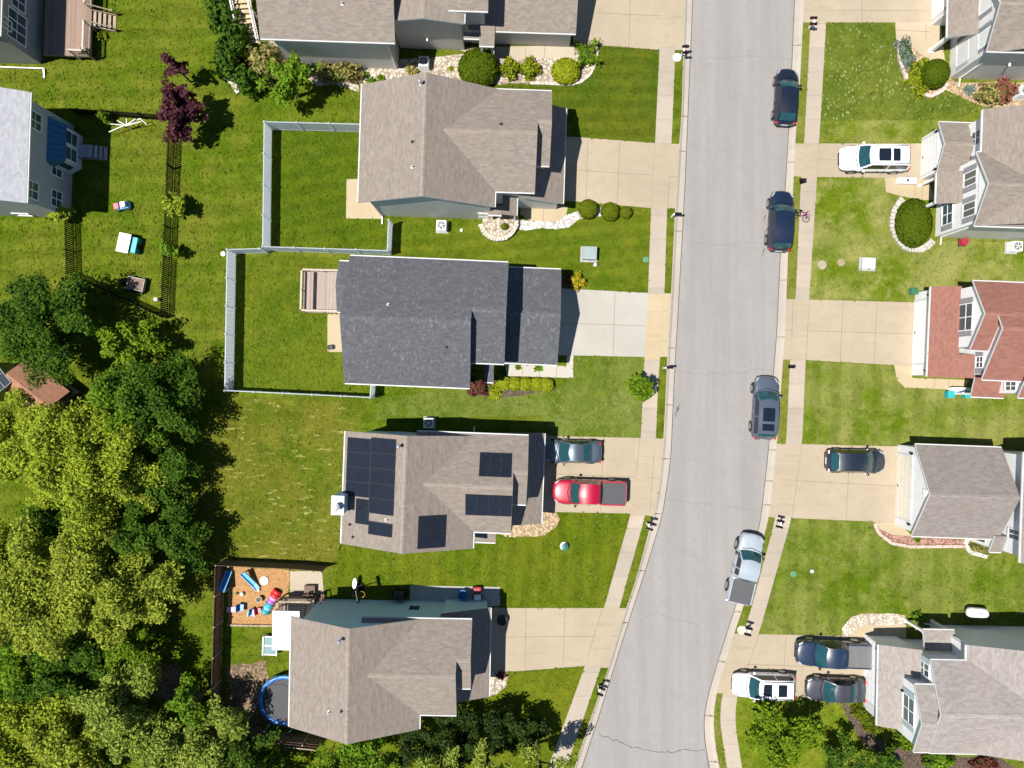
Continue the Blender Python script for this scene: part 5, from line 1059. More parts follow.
def mailbox(px, py, label, n=1, rot=0., post='white'):
    t = thing('mailbox', label, 'mailbox', (*W(px, py), 0), R(rot), 'kerbside mailboxes'); ys = [0] if n == 1 else [-.24, .24]; pm_ = M['white'] if post == 'white' else M['black']
    m = MB(); m.box(-.06, .06, -.06, .06, -.1, 1.0)
    if n == 2: m.box(-.05, .05, -.36, .36, .96, 1.04)
    else: m.box(-.05, .35, -.05, .05, .95, 1.02)
    m.lathe([(.10, 1.0), (.02, 1.12)], 4, (-.0, 0, 0)) if n == 1 else None
    m.build('post', pm_, t)
    for y in ys:
        m = MB(); sec = [(y - .085, 1.04)] + [(y - .085 * math.cos(math.pi * k / 8), 1.16 + .085 * math.sin(math.pi * k / 8)) for k in range(9)] + [(y + .085, 1.04)]; m.ext(sec, 'x', -.16 if n == 2 else .02, .36 if n == 2 else .52); b_ = m.build('box', M['black'], t)
        m = MB(); m.box(.1, .24, y + .088, y + .10, 1.18, 1.24); m.box(.1, .12, y + .088, y + .10, 1.10, 1.18); m.build('flag', M['red'], b_)
mailbox(681, 56, 'double black mailboxes on a white post by the top left driveway', 2); mailbox(671.5, 217, 'black mailbox at the kerb below the tan driveway of the L roofed house'); mailbox(663.5, 368, 'black mailbox at the kerb near the young sapling'); mailbox(646.5, 523, 'black mailbox pair at the kerb below the red pickup driveway', 2, -15); mailbox(598, 685, 'double mailbox on the kerb verge below the corner house driveway', 2, -20)
mailbox(809, 28, 'double black mailbox by the top right driveway', 2, 180); mailbox(800.5, 183.5, 'black mailbox between the white car driveway and sidewalk', 1, 180, 'black'); mailbox(789.5, 367.5, 'black mailbox above the grey street car', 1, 180, 'black'); mailbox(776, 521.5, 'double black mailbox above the silver pickup', 2, 165); mailbox(745, 627, 'double black mailbox on a pale slab below the silver pickup', 2, 165)
disc(741.5, 630, .36, M['stone'], 'pale stone slab at the foot of a double mailbox', 'slab_stone', 'slab'); disc(677, 57.5, .34, plain('white stone', (.66, .64, .6), .8), 'white stone slab at the foot of the topmost left mailbox', 'slab_stone', 'slab')

# things by the corner house
t = thing('water_barrel', 'light blue round tub on the grey side slab of the corner house', 'tub', (*W(463, 595, .5), .02)); m = MB(); m.lathe([(.34, 0), (.40, .6), (.42, .62), (.36, .62), (.33, .2), (.02, .18)], 20); m.build('tub', M['blue'], t, smooth=False)
t = thing('ride_on_toy', 'red and white ride-on toy standing next to the blue tub', 'ride-on toy', (*W(477.5, 593, .4), .02), R(90)); m = MB(); m.box(-.1, .5, -.32, .32, .15, .5); bevel(m.build('body', plain('crimson plastic', (.32, .02, .04), .4), t), .1); m = MB(); m.box(-.6, -.12, -.28, .28, .15, .42); bevel(m.build('seat', M['white'], t), .08); m = MB(); m.tube((.1, -.35, .7), (.1, .35, .7), .04); m.tube((.1, 0, .45), (.1, 0, .72), .04); m.build('handlebar', M['dark'], t)
for x in (-.4, .32):
    for y in (-.34, .34): m = MB(); m.tube((x, y - .05, .15), (x, y + .05, .15), .15, n=12); m.build('wheel', M['rubber'], t)
t = thing('garden_table', 'small white oval table beside the corner house side wall', 'table', (*W(354.5, 583.5, .7), 0), R(85)); m = MB(); m.lathe([(.36, .68), (.38, .71), (.36, .73), (.02, .73)], 20); o = m.build('table_top', M['white'], t); o.scale = (1.15, .45, 1)
for y in (-.1, .1): m = MB(); m.tube((0, y, 0), (0, y, .68), .03); m.build('leg', M['white'], t)
t = thing('round_planter', 'dark round planter at the corner of the corner house garage', 'planter', (*W(502, 620, .4), .015)); m = MB(); m.lathe([(.30, 0), (.40, .5), (.42, .52), (.34, .52), (.33, .42), (.02, .42)], 16); m.build('pot', M['dark'], t)
t = thing('basketball_hoop', 'dark basketball hoop on a pole by the corner house side lawn', 'basketball hoop', (*W(359, 587), 0), R(10)); m = MB(); m.tube((0, 0, 0), (0, 0, 2.3), .05); m.tube((0, 0, 2.3), (.45, .0, 2.6), .04); m.build('pole', M['black'], t); m = MB(); m.box(.45, .49, -.5, .5, 2.35, 3.0); m.build('backboard', plain('dark board', (.03, .03, .035), .4), t); m = MB(); m.box(-.4, .4, -.3, .3, 0, .18); bevel(m.build('base', M['black'], t), .05)
m = MB()
for i in range(16): a_, b_ = 2 * math.pi * i / 16, 2 * math.pi * (i + 1) / 16; m.tube((.75 + .23 * math.cos(a_), .23 * math.sin(a_), 2.45), (.75 + .23 * math.cos(b_), .23 * math.sin(b_), 2.45), .015, n=5)
m.build('rim', M['orange'], t)
t = thing('grill', 'black covered grill in the shade along the corner house side wall', 'grill', (*W(399, 595, .8), 0), R(-2)); m = MB(); m.box(-.55, .55, -.28, .28, .1, .8); m.build('cabinet', M['black'], t); m = MB(); m.ext([(-.28, .802), (.28, .802), (.28, .95), (.14, 1.08), (-.14, 1.08), (-.28, .95)], 'x', -.4, .4); m.build('lid', M['dark'], t)
t = thing('flower_pot', 'white flat planter beside the driveway of the white gabled house', 'planter', (*W(907.5, 180.5, .4), .015), R(-2)); m = MB(); m.box(-.72, .72, -.24, .24, 0, .42); bevel(m.build('planter', M['white'], t), .03); m = MB(); m.lathe([(.1, .42), (.1, .5), (.02, .52)], 10); m.build('knob', M['dark'], t)
t = thing('garden_hose_reel', 'red round hose reel against the white gabled house wall', 'hose reel', (*W(965.5, 241.5, .5), .01), 0); m = MB(); m.lathe([(.30, .1), (.30, .14), (.16, .15), (.16, .4), (.30, .41), (.30, .45), (.02, .46)], 18); m.build('drum', plain('dark red plastic', (.30, .02, .04), .4), t); m = MB(); m.box(-.3, .3, -.3, .3, 0, .1); m.build('base', M['dark'], t)
t = thing('garden_bench', 'white bench with teal side crates by the red roofed house porch', 'bench', (*W(963, 391, .5), .01), R(-3)); m = MB(); m.box(-.95, .6, -.25, .25, .4, .46); m.build('seat', M['white'], t); m = MB(); m.box(-.95, .6, .2, .26, .462, .85); m.build('backrest', M['white'], t)
for x in (-.9, .5): m = MB(); m.box(x, x + .06, -.22, .22, 0, .4); m.build('leg', M['white'], t)
for x, y, lb in ((950.8, 394.5, 'small teal crate left of the white porch bench'), (968, 394.5, 'small teal crate right of the white porch bench'), (914.5, 291, 'dark green bin beside the red roofed house garage')):
    t = thing('storage_crate', lb, 'crate', (*W(x, y, .5), .01), 0); m = MB(); m.box(-.25, .25, -.25, .25, 0, .5); bevel(m.build('crate', M['teal'] if x > 920 else M['green'], t), .03); m = MB(); m.box(-.28, .28, -.28, .28, .502, .56); m.build('lid', M['teal'] if x > 920 else plain('dark green lid', (.03, .12, .06), .5), t)
# child's bicycle lying by the street
t = thing('bicycle', 'small black bicycle with a pink trim lying on the verge', 'bicycle', (*W(800, 217), .03), R(-20))
def wheel(m, c, r, w=.03):
    for i in range(16): a_, b_ = 2 * math.pi * i / 16, 2 * math.pi * (i + 1) / 16; m.tube((c[0] + r * math.cos(a_), c[1] + r * math.sin(a_), c[2]), (c[0] + r * math.cos(b_), c[1] + r * math.sin(b_), c[2]), w, n=6)
    for i in range(6): a_ = math.pi * i / 3; m.tube(c, (c[0] + r * math.cos(a_), c[1] + r * math.sin(a_), c[2]), .006, n=4)
for x in (-.45, .45): m = MB(); wheel(m, (x, 0, .10), .28); m.build('wheel', M['rubber'], t)
m = MB()
for p, q in (((-.45, 0, .12), (-.05, .02, .12)), ((-.05, .02, .12), (-.18, .42, .14)), ((-.45, 0, .12), (-.16, .36, .14)), ((-.05, .02, .12), (.33, .36, .14)), ((-.16, .38, .14), (.31, .40, .14)), ((.45, 0, .12), (.31, .44, .14))): m.tube(p, q, .035, n=6)
m.build('frame', M['black'], t); m = MB(); m.tube((-.05, .06, .17), (.26, .36, .19), .025); m.build('frame_trim', M['pink'], t); m = MB(); m.box(-.30, -.06, .42, .50, .06, .24); bevel(m.build('saddle', M['black'], t), .02); m = MB(); m.tube((.31, .44, -.02), (.31, .50, .5), .02, n=6); m.build('handlebar', M['black'], t); m = MB(); m.box(.36, .58, .1, .4, .05, .3); m.build('basket', plain('dusty pink plastic', (.30, .14, .20), .5), t)

# stone edgings of the beds
def edging(pts, label, mat, w=.28, hh=.18, closed=False, nm='stone_edging'):
    P2 = [W(*p) for p in pts]; P2 = P2 + [P2[0]] if closed else P2; m = MB(); r_ = random.Random(int(P2[0][0] * 10)); o = P2[0]
    for p, q in zip(P2[:-1], P2[1:]):
        l = math.dist(p, q); n = max(1, round(l / .42)); dx, dy = (q[0] - p[0]) / n, (q[1] - p[1]) / n; ll = math.hypot(dx, dy); ux, uy = dx / ll, dy / ll; nx, ny = -uy * w / 2, ux * w / 2
        for i in range(n):
            a_ = (p[0] - o[0] + dx * i + ux * .012, p[1] - o[1] + dy * i + uy * .012); b_ = (p[0] - o[0] + dx * (i + 1) - ux * .012, p[1] - o[1] + dy * (i + 1) - uy * .012); k = r_.uniform(-.03, .03); f = 1 + r_.uniform(-.15, .1)
            m.prism([(a_[0] - nx * f, a_[1] - ny * f), (b_[0] - nx * f, b_[1] - ny * f), (b_[0] + nx * f, b_[1] + ny * f), (a_[0] + nx * f, a_[1] + ny * f)], -.03, hh + k)
    ob = m.build(nm, mat, loc=(o[0], o[1], .0)); return tag(ob, label, 'edging', 'stone edgings of the planting beds')
def arc(cx, cy, rx, ry, a0, a1, n=18): return [(cx + rx * math.cos(R(a0 + (a1 - a0) * i / n)), cy - ry * math.sin(R(a0 + (a1 - a0) * i / n))) for i in range(n + 1)]
edging([(530, 83.5), (570, 85), (580, 83), (590, 75), (596.5, 62), (597, 47)], 'curved pale stone edging round the top house corner bed', M['stone'], .22, .15); edging([(460, 81), (500, 83), (530, 83.4)], 'low dark edging along the top house pebble bed', M['timber'], .1, .12)
edging(arc(498.5, 222, 18, 18, 190, 370, 20), 'round pale stone ring below the brown roofed porch', M['stone'], .35, .45); edging(arc(915, 222, 23, 28, 125, 318, 26), 'white stone ring around the large oval hedge', plain('pale ring stone', (.40, .375, .33), .85, vary=.35, scale=4.), .5, .2)
edging([(898, 40), (899, 60), (906, 80), (918, 93.5), (930, 97), (942, 91), (946, 84)], 'pinkish stone edging round the bed in the top right', plain('pinkish stone', (.50, .40, .36), .85, vary=.25, scale=5.), .28, .2)
edging([(873.5, 523), (878, 533), (891, 543), (910, 546.5), (962, 546)], 'reddish pale edging round the red stone bed', plain('pale pink stone', (.48, .36, .30), .85, vary=.25, scale=5.), .24, .15); edging([(966, 538), (964, 544), (970, 552), (986, 556.5)], 'white stone edging under the window of the grey gable house', plain('chalky stone', (.46, .43, .38), .85, vary=.3, scale=4.), .32, .2)
edging([(225, 70), (231, 80), (240, 93)], 'short row of white stones in the grass near the dark hedge', M['stone'], .5, .15)
t = W(501, 226); peb = MB(); peb.lathe([(1.25, 0), (1.25, .40), (.02, .42)], 28); o = peb.build('pebble_planter', PEB, loc=(*W(498.5, 222), 0)); struct(o)
# ------------------------------------------------------------------ cars
def car(name, label, px, py, hdg, ln, wd, kind, col, metal=.3, roofglass=None, rails=False, cover=None, glass='carglass', trimcol=None, cat='car', zc=.75):
    x0_, y0_ = W(px, py, zc); t = thing(name, label, cat, (x0_, y0_, .028 if not (675 < px < 800 and kind) else -.095), R(hdg), 'parked vehicles')
    PT = paint('paint ' + label, col, metal); G = M[glass]; hw = wd / 2
    H = dict(sedan=1.43, hatch=1.52, suv=1.72, pickup=1.90)[kind]; belt = dict(sedan=.88, hatch=.95, suv=1.05, pickup=1.16)[kind]
    hood = belt - dict(sedan=.06, hatch=.05, suv=.02, pickup=-.02)[kind]; low = .22 if kind in ('sedan', 'hatch') else .34
    f, r = ln / 2, -ln / 2
    tail = dict(sedan=belt + .02, hatch=belt, suv=belt + .02, pickup=belt)[kind]
    st = [(r, .80, .72 * tail, low + .22), (r + .10, .90, .96 * tail, low + .06), (r + .45, .975, tail, low), (r + ln * .25, 1., tail, low), (0, 1., belt + .01, low), (f - ln * .30, 1., belt, low), (f - ln * .24, .995, hood, low), (f - .70, .97, hood - .05, low), (f - .28, .90, hood - .13, low + .02), (f - .07, .78, hood - .22, low + .06), (f, .66, hood - .36, low + .16)]
    m = MB(); k = 9
    for x, w, zt, zb in st:
        a = hw * w
        for u, z in ((-.86, zb), (-1., zb + .14), (-1.0, (zb + zt) * .52), (-.955, zt - .12), (-.84, zt - .01), (0, zt + .035), (.84, zt - .01), (.955, zt - .12), (1.0, (zb + zt) * .52), (1., zb + .14), (.86, zb)): m.v.append((x + (0 if abs(u) > .5 else (.12 if x > f - .4 else (-.05 if x < r + .2 else 0))), a * u, z))
    k = 11
    for i in range(len(st) - 1):
        for j in range(k - 1): m.f.append((i * k + j, (i + 1) * k + j, (i + 1) * k + j + 1, i * k + j + 1)); m.m.append(0)
        m.f.append((i * k, i * k + k - 1, (i + 1) * k + k - 1, (i + 1) * k)); m.m.append(0)
    m.f.append(tuple(range(k))); m.m.append(0); e = (len(st) - 1) * k; m.f.append(tuple(range(e, e + k))[::-1]); m.m.append(0)
    body = m.build('body', PT, t, smooth=True); subsurf(body, 2)
    # cabin: bottom and top outline
    xa = f - ln * dict(sedan=.275, hatch=.25, suv=.255, pickup=.245)[kind]; xb = xa - dict(sedan=.85, hatch=.80, suv=.72, pickup=.72)[kind]
    xd = dict(sedan=r + .75, hatch=r + .14, suv=r + .16, pickup=r + ln * .345)[kind]; xc = dict(sedan=xd + .85, hatch=xd + .62, suv=xd + .38, pickup=xd + .22)[kind]
    wb, wt = hw * .93, hw * (.72 if kind in ('sedan', 'hatch') else .76); zb, zt = belt - .04, H
    m = MB(); rows = [(xa, wb, zb), ((xa + xb) / 2 - .02, (wb + wt) / 2 + .02, (zb + zt) / 2 + .04), (xb, wt, zt - .05), ((xb + xc) / 2, wt * 1.02, zt), (xc, wt * .98, zt - .06), ((xc + xd) / 2, (wb + wt) / 2 - .02, (zb + zt) / 2 + .05), (xd, wb * .92, zb)]
    def row(x, w, z, i):
        bl = .16 if i < 3 else (-.06 if i > 4 else 0)
        return [(x, -w, z), (x + bl * .75, -w * .5, z + .025), (x + bl, 0, z + .035), (x + bl * .75, w * .5, z + .025), (x, w, z)]
    vs = [p for i, q in enumerate(rows) for p in row(*q, i)]; fs = []
    for i in range(6):
        for j in range(4): fs.append((i * 5 + j, (i + 1) * 5 + j, (i + 1) * 5 + j + 1, i * 5 + j + 1))
    bs = len(vs); bx = [xa, xb + .1, (xb + xc) / 2, xc, xd]
    m.add(vs, fs)
    # sides: fan from the roof rail to the belt line
    for s_, j in ((-1, 0), (1, 4)):
        top = [vs[i * 5 + j] for i in range(7)]
        low_ = [(q[0], s_ * wb * (.92 if i == 6 else 1.), zb - (.05 if 0 < i < 6 else 0)) for i, q in enumerate(top)]
        o = len(m.v); m.v += top + low_
        for i in range(6): m.f.append((o + i, o + i + 1, o + 7 + i + 1, o + 7 + i)); m.m.append(0)
    cab = m.build('cabin', PT, t, smooth=False)
    for p in cab.data.polygons: p.use_smooth = len(p.vertices) == 4 and abs(p.normal.z) > .2
    def patch(nm, i0, i1, mat, w0=.93, off=.012, par=cab, s0=.08, s1=.92):
        """glass lying on the cabin between rows i0 and i1"""
        mb = MB(); n = (i1 - i0) * 4; cols = 8; P = []
        for a in range(n + 1):
            tt = i0 + (i1 - i0) * (s0 + (s1 - s0) * a / n); i = min(int(tt), 5); fr = tt - i
            for b in range(cols + 1):
                u = (-w0 + 2 * w0 * b / cols) * 2 + 2; j = min(int(u), 3); g = u - j
                q = Vector(vs[i * 5 + j]) * (1 - fr) * (1 - g) + Vector(vs[(i + 1) * 5 + j]) * fr * (1 - g) + Vector(vs[i * 5 + j + 1]) * (1 - fr) * g + Vector(vs[(i + 1) * 5 + j + 1]) * fr * g
                P.append(q + Vector((.6 if i1 <= 2 else (-.6 if i0 >= 4 else 0), 0, .8)) * off)
        mb.add(P, [(a * (cols + 1) + b, (a + 1) * (cols + 1) + b, (a + 1) * (cols + 1) + b + 1, a * (cols + 1) + b + 1) for a in range(n) for b in range(cols)]); return mb.build(nm, mat, t if par is None else par, smooth=True)
    patch('windshield', 0, 2, G, .90, .014, None)
    patch('rear_window', 4, 6, M['carglassd'] if glass == 'carglassd' else G, .84, .012, None, .12, .80)
    if roofglass:
        for a, b in roofglass: patch('sunroof', 2, 4, M['carglassd'], .62, .012, None, a, b)
    for s_ in (-1, 1):
        xs = [xa - .30, xb - .05, (xb + xc) / 2 + .05, xc - .02, xd + .28]
        if kind == 'pickup': xs[4] = xd + .14
        def sp(x, h_):                    # point on the cabin side at height fraction h_
            i = 0
            tops = [vs[q * 5 + (4 if s_ > 0 else 0)] for q in range(7)]
            q = 0
            while q < 5 and tops[q + 1][0] > x: q += 1
            p0, p1 = tops[q], tops[q + 1]; fr = (p0[0] - x) / max(1e-6, p0[0] - p1[0]); fr = min(1, max(0, fr)); tp = [p0[k_] + (p1[k_] - p0[k_]) * fr for k_ in range(3)]
            yb = s_ * wb * .995; zb_ = zb - .03; return (x, yb + (tp[1] - yb) * h_ + s_ * .014, zb_ + (tp[2] - zb_) * h_)
        mid = (xb + xc) / 2 + (.05 if kind != 'pickup' else -.0)
        for (u, v) in ((xa - .22, mid + .05), (mid - .05, xd + .30 if kind in ('suv', 'hatch') else xd + .36)):
            mb = MB(); n = 6; P = [sp(u + (v - u) * q / n, .14) for q in range(n + 1)] + [sp(u + (v - u) * q / n, .88) for q in range(n + 1)]
            mb.add(P, [(q, q + 1, n + 2 + q, n + 1 + q) for q in range(n)]); mb.build('side_window', M['carglassd'], t)
        mb = MB(); mb.box(-.09, .09, min(0, s_ * .2), max(0, s_ * .2), 0, .14); o = mb.build('mirror', PT if kind != 'pickup' else M['dark'], t); o.location = (xa - .32, s_ * (hw - .02), belt - .06); bevel(o, .03)
        for dx in (.95, -.05): mb = MB(); mb.bar((xa - dx - .42, s_ * (hw + .012), belt - .16), (xa - dx - .62, s_ * (hw + .012), belt - .16), .03, .03); mb.build('door_handle', M['chrome'] if kind != 'pickup' else M['dark'], t)
        mb = MB(); mb.add([(f - .46, s_ * hw * .92, hood - .19), (f - .16, s_ * hw * .72, hood - .27), (f - .13, s_ * hw * .58, hood - .26), (f - .38, s_ * hw * .74, hood - .15)], [(0, 1, 2, 3)]); o = mb.build('headlight', M['headlight'], t); sd = o.modifiers.new('th', 'SOLIDIFY'); sd.thickness = .10; sd.offset = .2
        mb = MB(); mb.box(-.07, .05, -.13, .13, -.15, .10); o = mb.build('taillight', M['taillight'], t); o.location = (r + .13, s_ * hw * .78, tail - .12); bevel(o, .03)
        if rails: mb = MB(); mb.bar((xb - .15, s_ * wt * .90, zt + .03), (xc + .05, s_ * wt * .90, zt + .03), .05, .05); mb.build('roof_rail', M['chrome'] if rails == 'chrome' else M['dark'], t)
    wr = .33 if kind in ('sedan', 'hatch') else (.37 if kind == 'suv' else .41)
    for x in (f - ln * .195, r + ln * .195):
        for s_ in (-1, 1):
            mb = MB(); mb.tube((x, s_ * (hw - .22), wr), (x, s_ * (hw + .004), wr), wr * 1.16, n=20); mb.build('wheel_arch', M['dark'], t)
            mb = MB(); pr = [(wr * .72, -.11), (wr * .95, -.11), (wr, -.07), (wr, .07), (wr * .95, .11), (wr * .72, .11)]; mb.lathe(pr, 20); o = mb.build('wheel', M['rubber'], t); o.rotation_euler = (R(90), 0, 0); o.location = (x, s_ * (hw - .085), wr)
            mb = MB(); mb.lathe([(wr * .70, -.115), (wr * .66, -.125), (wr * .5, -.10), (.05, -.12), (.01, -.12)] if s_ > 0 else [(wr * .70, .115), (wr * .66, .125), (wr * .5, .10), (.05, .12), (.01, .12)], 12); mb.build('rim', M['rim'], o)
    mb = MB(); q_ = xa + .10; mb.bar((q_, -hw * .86, belt + .01), (q_ + .22, 0, belt + .052), .03, .05); mb.bar((q_, hw * .86, belt + .01), (q_ + .22, 0, belt + .052), .03, .05); mb.build('cowl', M['black'], t)
    for s_ in (-1, 1):
        mb = MB()
        for xx in (xa - .25, (xb + xc) / 2 + .05, xd + .35): mb.box(xx - .012, xx + .012, s_ * (hw + .002) - .012, s_ * (hw + .002) + .012, low + .14, belt - .14)
        mb.build('door_gap', M['black'], t)
    mb = MB(); mb.box(r - .015, r + .05, -.26, .26, tail * .55, tail * .55 + .13); mb.build('number_plate', M['white'], t)
    mb = MB(); mb.box(f - .05, f + .035, -hw * .45, hw * .45, low + .12, hood - .34); bevel(mb.build('grille', M['dark'], t), .03)
    if kind == 'pickup':
        b0, b1 = r + .12, xd - .06; mb = MB(); mb.box(b0, b1, -hw * .84, hw * .84, belt + .035, belt + .075)
        for q in range(1, 4): xx = b0 + (b1 - b0) * q / 4; mb.box(xx - .012, xx + .012, -hw * .83, hw * .83, belt + .075, belt + .085)
        mb.build('bed_cover', cover or M['dark'], t)
        for s_ in (-1, 1): mb = MB(); mb.box(b0, b1, s_ * hw * .90 - .05, s_ * hw * .90 + .05, belt + .0, belt + .08); mb.build('bed_rail', PT if trimcol is None else trimcol, t)
        mb = MB(); mb.box(r - .10, r + .06, -hw * .86, hw * .86, low + .1, low + .32); bevel(mb.build('rear_bumper', M['chrome'], t), .04)
        mb = MB(); mb.box(r + .02, r + .09, -hw * .80, hw * .80, low + .36, belt + .06); bevel(mb.build('tailgate', PT, t), .03)
    else:
        mb = MB(); mb.box(r - .03, r + .10, -hw * .66, hw * .66, low + .08, low + .30); bevel(mb.build('rear_bumper', M['dark'], t), .05)
    for s_ in (-1, 1): mb = MB(); mb.bar((xa - .05 + .10, s_ * hw * .15, belt + .06), (xa - .32, s_ * hw * .55 + .1, belt + .30), .025, .02); mb.build('wiper', M['black'], t)
    return t
car('parked_car', 'small black hatchback at the kerb near the top of the street', 787, 96, 87, 4.45, 1.80, 'hatch', (.006, .010, .022), .0, cat='car')
car('parked_suv', 'navy blue wagon at the kerb next to the fallen bicycle', 781, 221, 86.5, 4.75, 1.9, 'suv', (.006, .014, .036), .0, cat='car')
car('parked_suv', 'slate grey SUV with dark roof glass parked on the street', 765.5, 408, 87, 5.0, 1.98, 'suv', (.088, .112, .150), .3, roofglass=[(.22, .62), (.70, .92)], cat='car')
t = car('pickup_truck', 'silver pickup truck with dark bed cover parked on the street bend', 745.5, 568.5, 77, 5.55, 2.0, 'pickup', (.42, .47, .52), .3, cover=plain('charcoal bed cover', (.07, .07, .075), .6), cat='pickup')
car('parked_suv', 'white SUV with two sunroof panels in the driveway of the white gabled house', 874.5, 158.5, 179.5, 5.5, 2.05, 'suv', (.80, .80, .80), .0, roofglass=[(.20, .50), (.56, .76)], rails='chrome', cat='car')
car('parked_suv', 'glossy black crossover in the driveway of the grey gable house', 856, 461.3, -1, 4.65, 1.86, 'hatch', (.010, .016, .028), .0, cat='car')
car('parked_car', 'steel blue sedan half in the garage shade beside the red pickup', 573, 451.8, 179, 4.55, 1.84, 'sedan', (.065, .092, .12), .35, cat='car')
car('pickup_truck', 'bright red pickup truck with grey bed cover', 589.5, 492, 178.3, 5.75, 2.0, 'pickup', (.36, .003, .026), .0, cover=plain('mid grey bed cover', (.045, .047, .052), .6), cat='pickup')
car('pickup_truck', 'navy pickup truck with light grey bed cover in the bottom right driveway', 833, 653.5, 177.5, 5.9, 2.02, 'pickup', (.010, .024, .055), .0, cover=plain('pale grey bed cover', (.12, .12, .125), .6), cat='pickup')
car('parked_suv', 'white SUV with dark roof glass beside the dark bottom right cars', 764.5, 686, 178.5, 5.0, 1.98, 'suv', (.80, .80, .80), .0, roofglass=[(.10, .34), (.52, .80)], rails='dark', cat='car')
car('parked_car', 'dark grey sedan between white SUV and the bottom right garage', 836.5, 690.5, 178, 4.7, 1.86, 'sedan', (.060, .062, .075), .4, cat='car')
# ------------------------------------------------------------------ plants
def leaves_mesh(name, mat, cents, norms, size, rs, parent, jitter=.75, aspect=1.7):
    n = len(cents); nr = norms + rs.normal(0, jitter, (n, 3)); nr /= np.linalg.norm(nr, axis=1)[:, None] + 1e-9
    rv = rs.normal(0, 1, (n, 3)); t1 = np.cross(nr, rv); t1 /= np.linalg.norm(t1, axis=1)[:, None] + 1e-9; t2 = np.cross(nr, t1)
    sz = size * rs.uniform(.5, 1.5, n)[:, None]; a = t1 * sz * aspect / 2; b = t2 * sz / 2; dr = -nr * sz * .18
    V = np.empty((n, 4, 3)); V[:, 0] = cents - a + dr; V[:, 1] = cents + b; V[:, 2] = cents + a + dr; V[:, 3] = cents - b
    me = bpy.data.meshes.new(name); me.vertices.add(n * 4); me.vertices.foreach_set('co', V.reshape(-1)); me.loops.add(n * 4); me.loops.foreach_set('vertex_index', np.arange(n * 4, dtype=np.int32))
    me.polygons.add(n); me.polygons.foreach_set('loop_start', np.arange(0, n * 4, 4, dtype=np.int32)); me.materials.append(mat); me.update(calc_edges=True)
    o = bpy.data.objects.new(name, me); COL.objects.link(o)
    if parent is not None: o.parent = parent
    return o
def tree(label, px, py, r, h, mat, seed, dens=1., leaf=.118, flat=.62, clumps=None, name='tree', cat='tree', group='trees of the left wood', trunk=True, spread=1., z_c=None, tall=False):
    rs = np.random.RandomState(seed); h *= .74 if h > 5 and group == 'trees of the left wood' else 1.; r *= 1.13 if group == 'trees of the left wood' else 1.; hc = h * .58 if z_c is None else z_c; x, y = W(px, py, hc)
    t = thing(name, label, cat, (x, y, 0), rs.uniform(0, 6), group)
    rz = (h - hc) * 1.0; nc = int(clumps * 1.6) if clumps else max(12, int(r * r * 3.2)); C = []; k = 0
    while len(C) < nc and k < 4000:
        k += 1; d = rs.normal(0, 1, 3); d /= np.linalg.norm(d); q = rs.uniform(.2, 1.) ** .5
        if d[2] < -.45: continue
        wob = 1 + .22 * math.sin(3 * math.atan2(d[1], d[0]) + seed) + .13 * math.sin(5 * math.atan2(d[1], d[0]) + 2 * seed)
        if tall: wob *= 1 - .55 * max(0, d[2])
        C.append(d * q * np.array([r * wob * .86, r * wob * .86, rz * .9]))
    C = np.array(C); cr = rs.uniform(.09, .21, len(C)) * r + .26
    m = MB(); bh = hc - rz * .55
    m.tube((0, 0, -.1), (0, 0, bh), .05 * r + .06, .035 * r + .04, 8); m.tube((0, 0, bh), (.15, .1, hc + rz * .45), .035 * r + .04, .03, 7)
    for i in rs.permutation(len(C))[:min(14, len(C))]:
        c = C[i]; m.tube((0, 0, bh + rs.uniform(-.2, .5) * rz * .6), (c[0] * .8, c[1] * .8, hc + c[2] * .8), .016 * r + .02, .012, 5)
    if trunk: m.build('trunk', M['bark'], t)
    P_, N_ = [], []
    for c, q in zip(C, cr):
        n = int(dens * 9.5 * q * q / (leaf * leaf)); d = rs.normal(0, 1, (n, 3)); d /= np.linalg.norm(d, axis=1)[:, None]; d[:, 2] = np.where(d[:, 2] < -.5, -d[:, 2], d[:, 2])
        rad = q * rs.uniform(.15, 1.2, n) ** .55; e_ = c / (np.linalg.norm(c) + 1e-6) * .75 + rs.normal(0, .35, 3); e_ /= np.linalg.norm(e_); off = d * rad[:, None] * np.array([.88, .88, .60]); off = off + (off @ e_)[:, None] * e_ * rs.uniform(.5, 1.3); P_.append(c + off + np.array([0, 0, hc])); N_.append(d * .7 + np.array([0, 0, .95]))
    leaves_mesh('crown', mat, np.concatenate(P_), np.concatenate(N_), leaf, rs, t, .85, 2.0); return t
